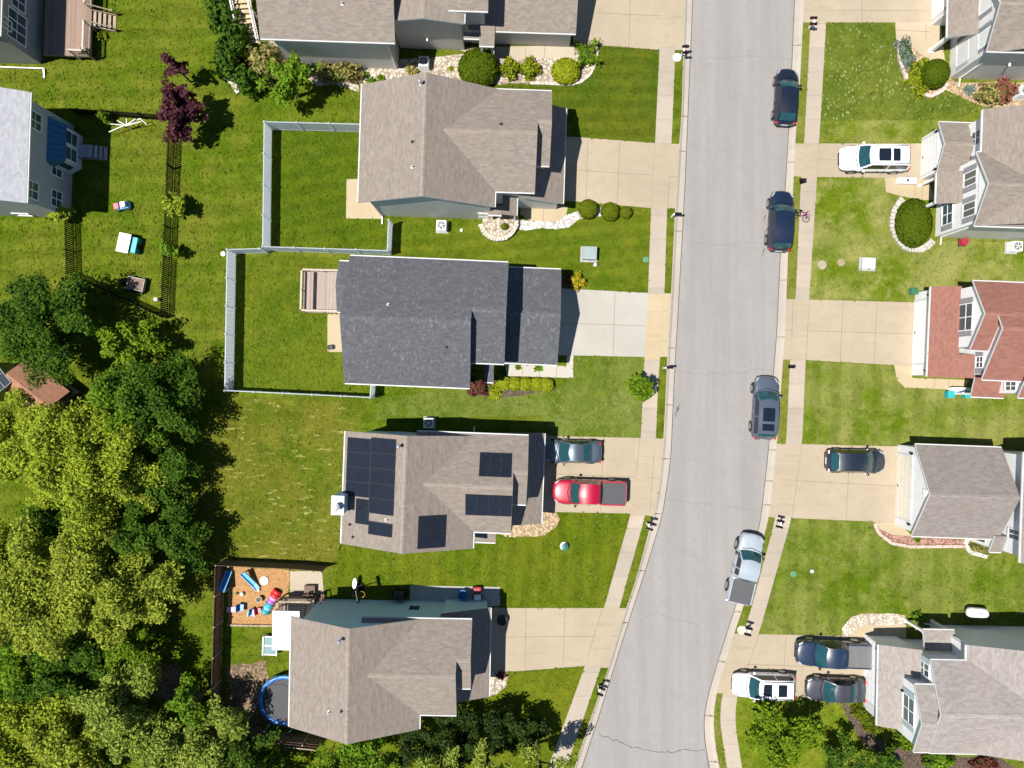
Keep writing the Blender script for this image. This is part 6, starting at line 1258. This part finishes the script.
def shrub(label, px, py, rx, ry, hh, mat, seed, leaf=.11, dens=1., trimmed=True, name='shrub', cat='shrub', group='garden shrubs', rot=0., core=None, box=False):
    rs = np.random.RandomState(seed); x, y = W(px, py, hh * .6); t = thing(name, label, cat, (x, y, 0), R(rot), group); rz = hh * .62; zc = hh - rz
    n = int(dens * 9 * (rx * ry + (rx + ry) * hh * .6) / (leaf * leaf)); d = rs.normal(0, 1, (n, 3)); d /= np.linalg.norm(d, axis=1)[:, None]; d[:, 2] = np.where(d[:, 2] < -.6, -d[:, 2], d[:, 2])
    if box: e = np.sign(d) * np.abs(d) ** .45; e /= np.maximum(1e-6, np.max(np.abs(e), axis=1))[:, None] ** .85
    else: e = d
    a = np.arctan2(d[:, 1], d[:, 0]); j = 0. if trimmed else .20; wob = 1 + j * np.sin(4 * a + seed) + j * .7 * np.sin(7 * a + d[:, 2] * 4 + seed * 2)
    rad = rs.uniform(.92 if trimmed else .68, 1.02 if trimmed else 1.1, n) * wob; Pn = e * np.array([rx, ry, rz]) * rad[:, None] + np.array([0, 0, zc])
    Pn[:, 2] = np.maximum(Pn[:, 2], .03); leaves_mesh('foliage', mat, Pn, d + np.array([0, 0, .25]), leaf, rs, t, .38 if trimmed else .7)
    m = MB(); k = 7; pr = [(max(.02, math.sin(math.pi * i / k)) * .84, -math.cos(math.pi * i / k)) for i in range(k + 1)]; m.lathe(pr, 14); m.v = [(vx * rx, vy * ry, max(.02, zc + vz * rz * .84)) for vx, vy, vz in m.v]
    m.build('inner_branches', INNER, t); return t
def tuft(label, px, py, r, h, mat, seed, n=60, name='shrub', cat='plant', group='small garden plants'):
    rs = np.random.RandomState(seed); t = thing(name, label, cat, (*W(px, py, h * .5), 0), 0, group); m = MB()
    for i in range(n):
        a = rs.uniform(0, 2 * math.pi); q = r * rs.uniform(.3, 1.); z = h * rs.uniform(.3, 1.) * (1.1 - .6 * q / r); w = .05 + .03 * rs.rand(); c, s_ = math.cos(a), math.sin(a); ox, oy = rs.normal(0, r * .15, 2)
        m.add([(ox - s_ * w, oy + c * w, .02), (ox + s_ * w, oy - c * w, .02), (ox + c * q * .6 + s_ * w, oy + s_ * q * .6 - c * w, z), (ox + c * q * .6 - s_ * w, oy + s_ * q * .6 + c * w, z), (ox + c * q, oy + s_ * q, z * .75)], [(0, 1, 2, 3), (3, 2, 4)])
    m.build('leaves', mat, t, fix=False); return t
LD = leafmat('dark green leaves', (0.0164, 0.0409, 0.004), (0.0877, 0.1777, 0.0127)); LM = leafmat('mid green leaves', (0.0374, 0.0861, 0.0048), (0.1835, 0.3203, 0.0176)); LY = leafmat('yellow green leaves', (0.069, 0.1062, 0.0061), (0.3861, 0.4777, 0.0378))
LO = leafmat('olive leaves', (0.0696, 0.0988, 0.0087), (0.391, 0.4646, 0.0515)); LG = leafmat('grey green needles', (0.0534, 0.0853, 0.0106), (0.3309, 0.4234, 0.0667)); LP = leafmat('purple leaves', (0.0252, 0.0082, 0.0126), (0.1285, 0.0405, 0.0568)); LB = leafmat('bright green leaves', (0.043, 0.0878, 0.0033), (0.1845, 0.2999, 0.0122))
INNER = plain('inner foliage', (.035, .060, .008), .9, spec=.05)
LBX = leafmat('boxwood leaves', (.044, .074, .004), (.074, .112, .006), .12, .03); LYL = leafmat('lime shrub leaves', (0.1016, 0.1388, 0.004), (0.2717, 0.3122, 0.0113), .15); LYE = leafmat('yellow shrub leaves', (.28, .22, .010), (.42, .34, .02), .15); LR = leafmat('red shrub leaves', (.15, .05, .035), (.27, .11, .075), .15); LJ = leafmat('blue juniper', (.085, .130, .115), (.16, .21, .18), .1); LT = leafmat('tan green shrub', (0.1121, 0.1035, 0.0302), (0.3174, 0.2777, 0.0926), .15); LRD = leafmat('dark red leaves', (.085, .02, .022), (.16, .05, .04), .15); LYB = leafmat('trimmed olive leaves', (.070, .092, .005), (.110, .138, .009), .12, .03)

tree('large dark green tree below the black picket fence corner', 50, 322, 3.4, 8, LD, 1); tree('small bright tree between the dark tree and the fence', 128, 345, 2.0, 6.5, LB, 2, leaf=.17); tree('dark tree on the east edge of the wood, level with the south fenced yard', 157, 402, 3.2, 8.5, LD, 3, dens=.9)
tree('mid green tree right of the garden shed', 134, 410, 2.8, 8.5, LM, 4); tree('large yellow green tree in the middle of the wood', 92, 458, 4.3, 10, LY, 5); tree('pale yellow green tree at the left edge below the shed', 26, 438, 2.9, 7.5, LY, 6); tree('yellow green tree at the clearing edge south of the largest one', 130, 478, 2.7, 7.5, LO, 7)
tree('dark low tree above the small shaded clearing', 62, 528, 2.6, 5.5, LD, 8); tree('dark shaded tree next to the lawn clippings', 157, 535, 3.0, 6.5, LD, 9); tree('broad olive tree left of the play yard', 58, 592, 4.5, 10, LO, 10); tree('olive tree nearest the brown board fence', 122, 585, 3.5, 9, LO, 11)
tree('mid green tree on the left edge in the lower wood', 14, 655, 3.2, 7.5, LM, 12); tree('dark green tree above the leaf litter', 66, 668, 3.3, 7, LD, 13); tree('bright green small tree beside the leaf litter', 126, 645, 2.2, 6, LB, 14); tree('yellow green tree on the left edge near the bottom corner', 20, 735, 3.7, 8.5, LY, 15)
tree('olive tree along the bottom edge of the wood', 72, 742, 3.4, 8.5, LO, 16, tall=True); tree('grey green feathery tree at the bottom below the leaf litter', 128, 712, 3.3, 8.5, LG, 17, tall=True, leaf=.13); tree('grey green feathery tree nearest the fence end', 170, 742, 3.0, 8, LG, 18, tall=True, leaf=.13); tree('pale leafed young tree below the brown fence corner', 216, 742, 2.6, 7, LG, 19); tree('thin dark tree in front of the brown fence end', 196, 700, 1.7, 5, LM, 20)
tree('yellow green tree at the left edge beside the broad olive tree', 5, 560, 3.0, 7, LY, 48); tree('dark undergrowth tree on the bottom edge', 60, 772, 3.2, 6.5, LD, 49); tree('dark undergrowth tree at the bottom near the fence', 250, 768, 2.6, 6.5, LD, 50); tree('small shaded tree beside the lawn below the dark edge tree', 166, 470, 2.1, 5.0, LD, 51)
G2 = 'young trees below the corner house'
LDD = leafmat('shade darkened leaves', (.011, .026, .004), (.032, .060, .008), .2)  # leaf colour darkened to carry the shade below the corner house
tree('leafy green tree under the corner house roof edge', 372, 752, 2.2, 5.5, LM, 21, group=G2); tree('pale leafed young tree left of centre in the bottom group', 440, 772, 1.8, 7, LG, 22, group=G2, tall=True); tree('pale leafed young tree in the centre of the bottom group', 487, 768, 1.9, 7.5, LG, 23, group=G2, tall=True); tree('pale leafed young tree nearest the sidewalk', 540, 770, 1.8, 7, LG, 24, group=G2, tall=True); tree('bushy green tree at the bottom edge left of the group', 335, 775, 2.2, 6.5, LM, 25, group=G2)
tree('bush with leaves coloured dark for shade under the corner house gable', 412, 742, 1.8, 4.2, LDD, 26, group=G2); tree('bush with leaves coloured dark for shade below the corner house garage corner', 450, 732, 2.0, 4.2, LDD, 29, group=G2); tree('bush with leaves coloured dark for shade in the middle of the dark row', 490, 730, 1.9, 4.0, LDD, 52, group=G2); tree('bush with leaves coloured dark for shade at the sidewalk end of the row', 522, 736, 1.7, 3.8, LDD, 53, group=G2); tree('low bush with leaves coloured dark for shade behind the pale leafed trees', 470, 745, 1.9, 4.4, LDD, 54, group=G2)
G3 = 'trees in the bottom right garden'
tree('broad yellow green bush tree below the white SUV', 784, 738, 2.6, 3.8, LB, 27, group=G3, leaf=.16); tree('dark green bush tree at the bottom right of the white SUV lawn', 840, 756, 1.6, 3.2, LD, 28, group=G3); tree('dark low tree under the bottom right house corner', 888, 764, 1.6, 3.2, LD, 30, group=G3)
tree('small purple leaved tree at the black fence corner', 180, 108, 1.55, 4.8, LP, 31, group='ornamental trees', dens=1.3, leaf=.2, clumps=16); tree('upper spindly purple leaved tree above the black fence corner', 176, 68, .62, 4.4, LP, 32, group='ornamental trees', leaf=.18, clumps=6); tree('lower purple leaved tree on the black fence', 180, 132, .72, 3.8, LP, 33, group='ornamental trees', leaf=.18, clumps=7)
tree('round leafy green tree at the corner of the top house', 288, 82, 2.35, 4.6, LM, 34, group='ornamental trees', leaf=.16); tree('young green sapling beside the left sidewalk', 640, 388, .85, 2.6, LB, 35, group='ornamental trees', leaf=.16, clumps=10); tree('yellow green climber over the black fence', 176, 205, .85, 2.2, LY, 36, group='ornamental trees', leaf=.18, clumps=9); tree('small green bush over the lower black fence', 172, 252, .5, 1.7, LM, 37, group='ornamental trees', leaf=.16, clumps=6)
shrub('tan and green leafy shrub beside the white railed stairs', 265, 62, 1.4, 1.5, 1.8, LT, 41, .2, .8, False); 
for i, (x, y, q, lb) in enumerate(((222, 12, 1.3, 'dark hedge bush left of the white stairs, at the top edge'), (232, 38, 1.3, 'dark hedge bush left of the foot of the white stairs'), (226, 62, 1.1, 'dark hedge bush above the row of white stones'), (246, 80, 1.0, 'dark small bush right of the white stones'))): shrub(lb, x, y, q, q, 2.2, LD, 60 + i, .2, .8, False)
shrub('tan green hedge along the top house wall', 338, 71, 1.9, .75, 1.2, LT, 42, .15, 1., False); tuft('small green plant in the pebbles, left of three', 364, 73.5, .4, .45, LM, 43); tuft('small green plant in the pebbles, lowest of three', 371.5, 80.5, .42, .4, LM, 44); tuft('small green plant in the pebbles, right of three', 380.5, 78, .4, .45, LM, 45); tuft('spiky tan green plant beside the topmost air conditioner', 411, 70, .7, .6, LT, 46); tuft('tiny plant left of the big round green bush', 450.5, 68, .28, .25, LYL, 47)
shrub('large round green bush at the top house porch', 478, 66, 1.6, 1.55, 1.7, LBX, 50, .14, 1.2, True); shrub('lime yellow bush right of the large round bush', 510, 67.5, .72, .8, .9, LYL, 51, .12, 1., False); shrub('lime yellow bush second right of the large round bush', 530, 67.5, .72, .85, .9, LYL, 52, .12, 1., False); shrub('wide lime yellow bush near the bed corner', 566, 70, 1.15, 1.05, 1.0, LYL, 53, .12, 1.2, True); shrub('square green bush by the top driveway corner', 587.5, 54, .8, .85, .8, LB, 54, .12, 1., False, box=True)
shrub('round olive clipped bush nearest the brown house garage', 588.5, 208.5, .78, .78, 1.1, LYB, 55, .09); shrub('round olive clipped bush in the middle of three', 610.5, 211, .76, .74, 1.05, LYB, 56, .09); shrub('small round olive clipped bush nearest the sidewalk', 626, 212, .52, .5, .75, LYB, 57, .08); shrub('tiny round bush in the pebble ring', 504.5, 226.5, .3, .3, .85, LYB, 58, .07)
shrub('bright yellow bush by the charcoal house garage', 577, 281, .58, .65, .8, LYE, 59, .1, 1., False); shrub('dark red small bush by the charcoal house garage', 567.5, 279, .3, .42, .6, LRD, 66, .1, 1., False); shrub('dark red bush at the charcoal house porch', 477, 388, .85, .6, .8, LRD, 67, .13, 1., False); tuft('yellow leafed plant at the charcoal house porch', 494.5, 391, .75, .6, LYL, 68, 90)
for i, (x, lb) in enumerate(((504, 'clipped hedge bush at the porch end of the lime hedge row'), (515, 'second clipped bush from the porch in the lime hedge row'), (526, 'third clipped bush from the porch in the lime hedge row'), (537, 'fourth clipped bush from the porch in the lime hedge row'), (546.5, 'clipped bush at the street end of the lime hedge row'))): shrub(lb, x, 383.5 + i * .3, 0.62, .56, .75, LYL, 70 + i, .1, group='lime hedge row')
tuft('small green plant on the pale walk, left one', 518, 367.5, .3, .3, LM, 76); tuft('small green plant on the pale walk, right one', 538, 368, .4, .3, LM, 77); tuft('withered brown plant at the corner house garage corner', 501, 676, .5, .5, LRD, 78)
shrub('round dark green clipped bush in the top right bed', 937.5, 72, 1.08, 1.12, 1.5, LBX, 80, .09); 
for i, (x, y, q, lb) in enumerate(((917, 70, .62, 'lime low plant left of the round clipped bush'), (914.5, 80, .6, 'lime low plant lower left of the round clipped bush'), (921, 89, .6, 'lime low plant below the round clipped bush'), (925, 64, .5, 'lime low plant above the round clipped bush'))): shrub(lb, x, y, q, q, .5, LYL, 81 + i, .11, 1., False, group='lime ground cover plants')
shrub('low blue green juniper in the top right bed', 906, 53, .65, 1.3, .4, LJ, 86, .1, 1., False, rot=12); tuft('pale grey green plant in the gravel by the top right house', 969.5, 89, .6, .5, LJ, 87, 80); shrub('green and red mixed bush by the top right house', 991, 93, 1.0, .8, 1.0, LT, 88, .13, 1., False); shrub('coral red bush by the top right house', 1006, 90, .95, .85, 1.0, LR, 89, .13, 1., False)
shrub('large oval clipped hedge in a white stone ring', 916, 222, 1.42, 1.95, 1.5, LBX, 90, .09); tuft('small green plant in the red stone bed', 918, 540, .3, .3, LM, 91); shrub('olive low bush under the window of the grey gable house', 979, 548, .75, .35, .4, LT, 92, .1, 1., False)
shrub('spiky green low hedge beside the bottom right garage', 866, 720, 1.4, .55, .6, LYB, 93, .12, 1., False, rot=-48); shrub('green bush against the bottom right house corner', 905, 742, .9, .7, .9, LB, 94, .13, 1., False); shrub('dark green bush at the bottom edge under the bottom right roof', 940, 762, 1.1, .8, 1.1, LM, 95, .14, 1., False); shrub('brown red bush at the bottom edge under the bottom right roof', 985, 765, 1.0, .6, .7, LRD, 96, .13, 1., False); shrub('small green bush beside the bottom right porch', 918, 617, .45, .4, .5, LM, 97, .11, 1., False); tuft('tall green plant beside the top left deck stairs', 101, 35, .5, .7, LY, 98); tree('green vine bush at the foot of the pale grey roofed house', 58, 212, .8, 2.0, LY, 99, group='ornamental trees', leaf=.16, clumps=8); shrub('leafy green bush on the black fence below the blue bay', 104, 116, .5, .5, 1.2, LB, 100, .13, 1., False)

# grass blades: short tufts all over the turf
rs = np.random.RandomState(7)
X0_, X1_, YA_, YB_ = -44., 44., -34., 34.; n = 170000
gx_ = rs.uniform(X0_, X1_, n); gy_ = rs.uniform(YA_, YB_, n); keep = np.ones(n, bool)
for poly in NOGRASS + PAVED[:]: keep &= ~inside(poly, gx_, gy_)
roadpoly = P(LN['gw'][90:240]) + P(LN['ge'][90:240])[::-1]; keep &= ~inside(roadpoly, gx_, gy_)
gx_, gy_ = gx_[keep], gy_[keep]; n = len(gx_); done = np.zeros(n, bool)
def grass(nm, sel, mat, size):
    k = int(sel.sum())
    if not k: return
    c = np.stack([gx_[sel], gy_[sel], np.full(k, .03)], 1); nn = np.tile(np.array([0, 0, 1.]), (k, 1)); o = leaves_mesh(nm, mat, c, nn, size, rs, None, .28, 1.9); stuff(o)
for poly, m in LAWN_M:
    sel = inside(poly, gx_, gy_) & ~done; done |= sel; grass('grass', sel, m, .14)
grass('grass', ~done & (gx_ < 14), YARD, .15); grass('grass', ~done & (gx_ >= 14), YARDE, .14)
# ------------------------------------------------------------------ light and camera
sv = Vector((-SX, -SY, 1.)); elev = math.atan2(1., math.hypot(SX, SY))
w = bpy.data.worlds.new('World'); scene.world = w; w.use_nodes = True; nt = w.node_tree; bg = nt.nodes['Background']
sky = nt.nodes.new('ShaderNodeTexSky'); sky.sky_type = 'NISHITA'; sky.sun_disc = False; sky.sun_elevation = elev; sky.sun_rotation = math.atan2(-SX, -SY); sky.air_density = 1.0; sky.dust_density = .1; sky.ozone_density = 5.
nt.links.new(sky.outputs[0], bg.inputs['Color']); bg.inputs['Strength'].default_value = .055
sd = bpy.data.lights.new('sun', 'SUN'); sd.energy = 4.6; sd.angle = R(.53); sd.color = (1., .955, .885); so = bpy.data.objects.new('sun', sd); COL.objects.link(so); so.rotation_euler = sv.to_track_quat('Z', 'Y').to_euler(); so.location = (-20, -6, 60)
cd = bpy.data.cameras.new('camera'); cd.sensor_width = 36.; cd.sensor_fit = 'HORIZONTAL'; cd.lens = F_PX / 1024 * 36.; cd.clip_start = .5; cd.clip_end = 8000.; co = bpy.data.objects.new('camera', cd); COL.objects.link(co); co.location = (0, 0, CAM_H); co.rotation_euler = (0, 0, 0); scene.camera = co
vs_ = scene.view_settings; vs_.view_transform = 'Standard'; vs_.look = 'None'; vs_.gamma = 1.; vs_.use_curve_mapping = False; vs_.exposure = .76
scene.render.resolution_x = 1024; scene.render.resolution_y = 768
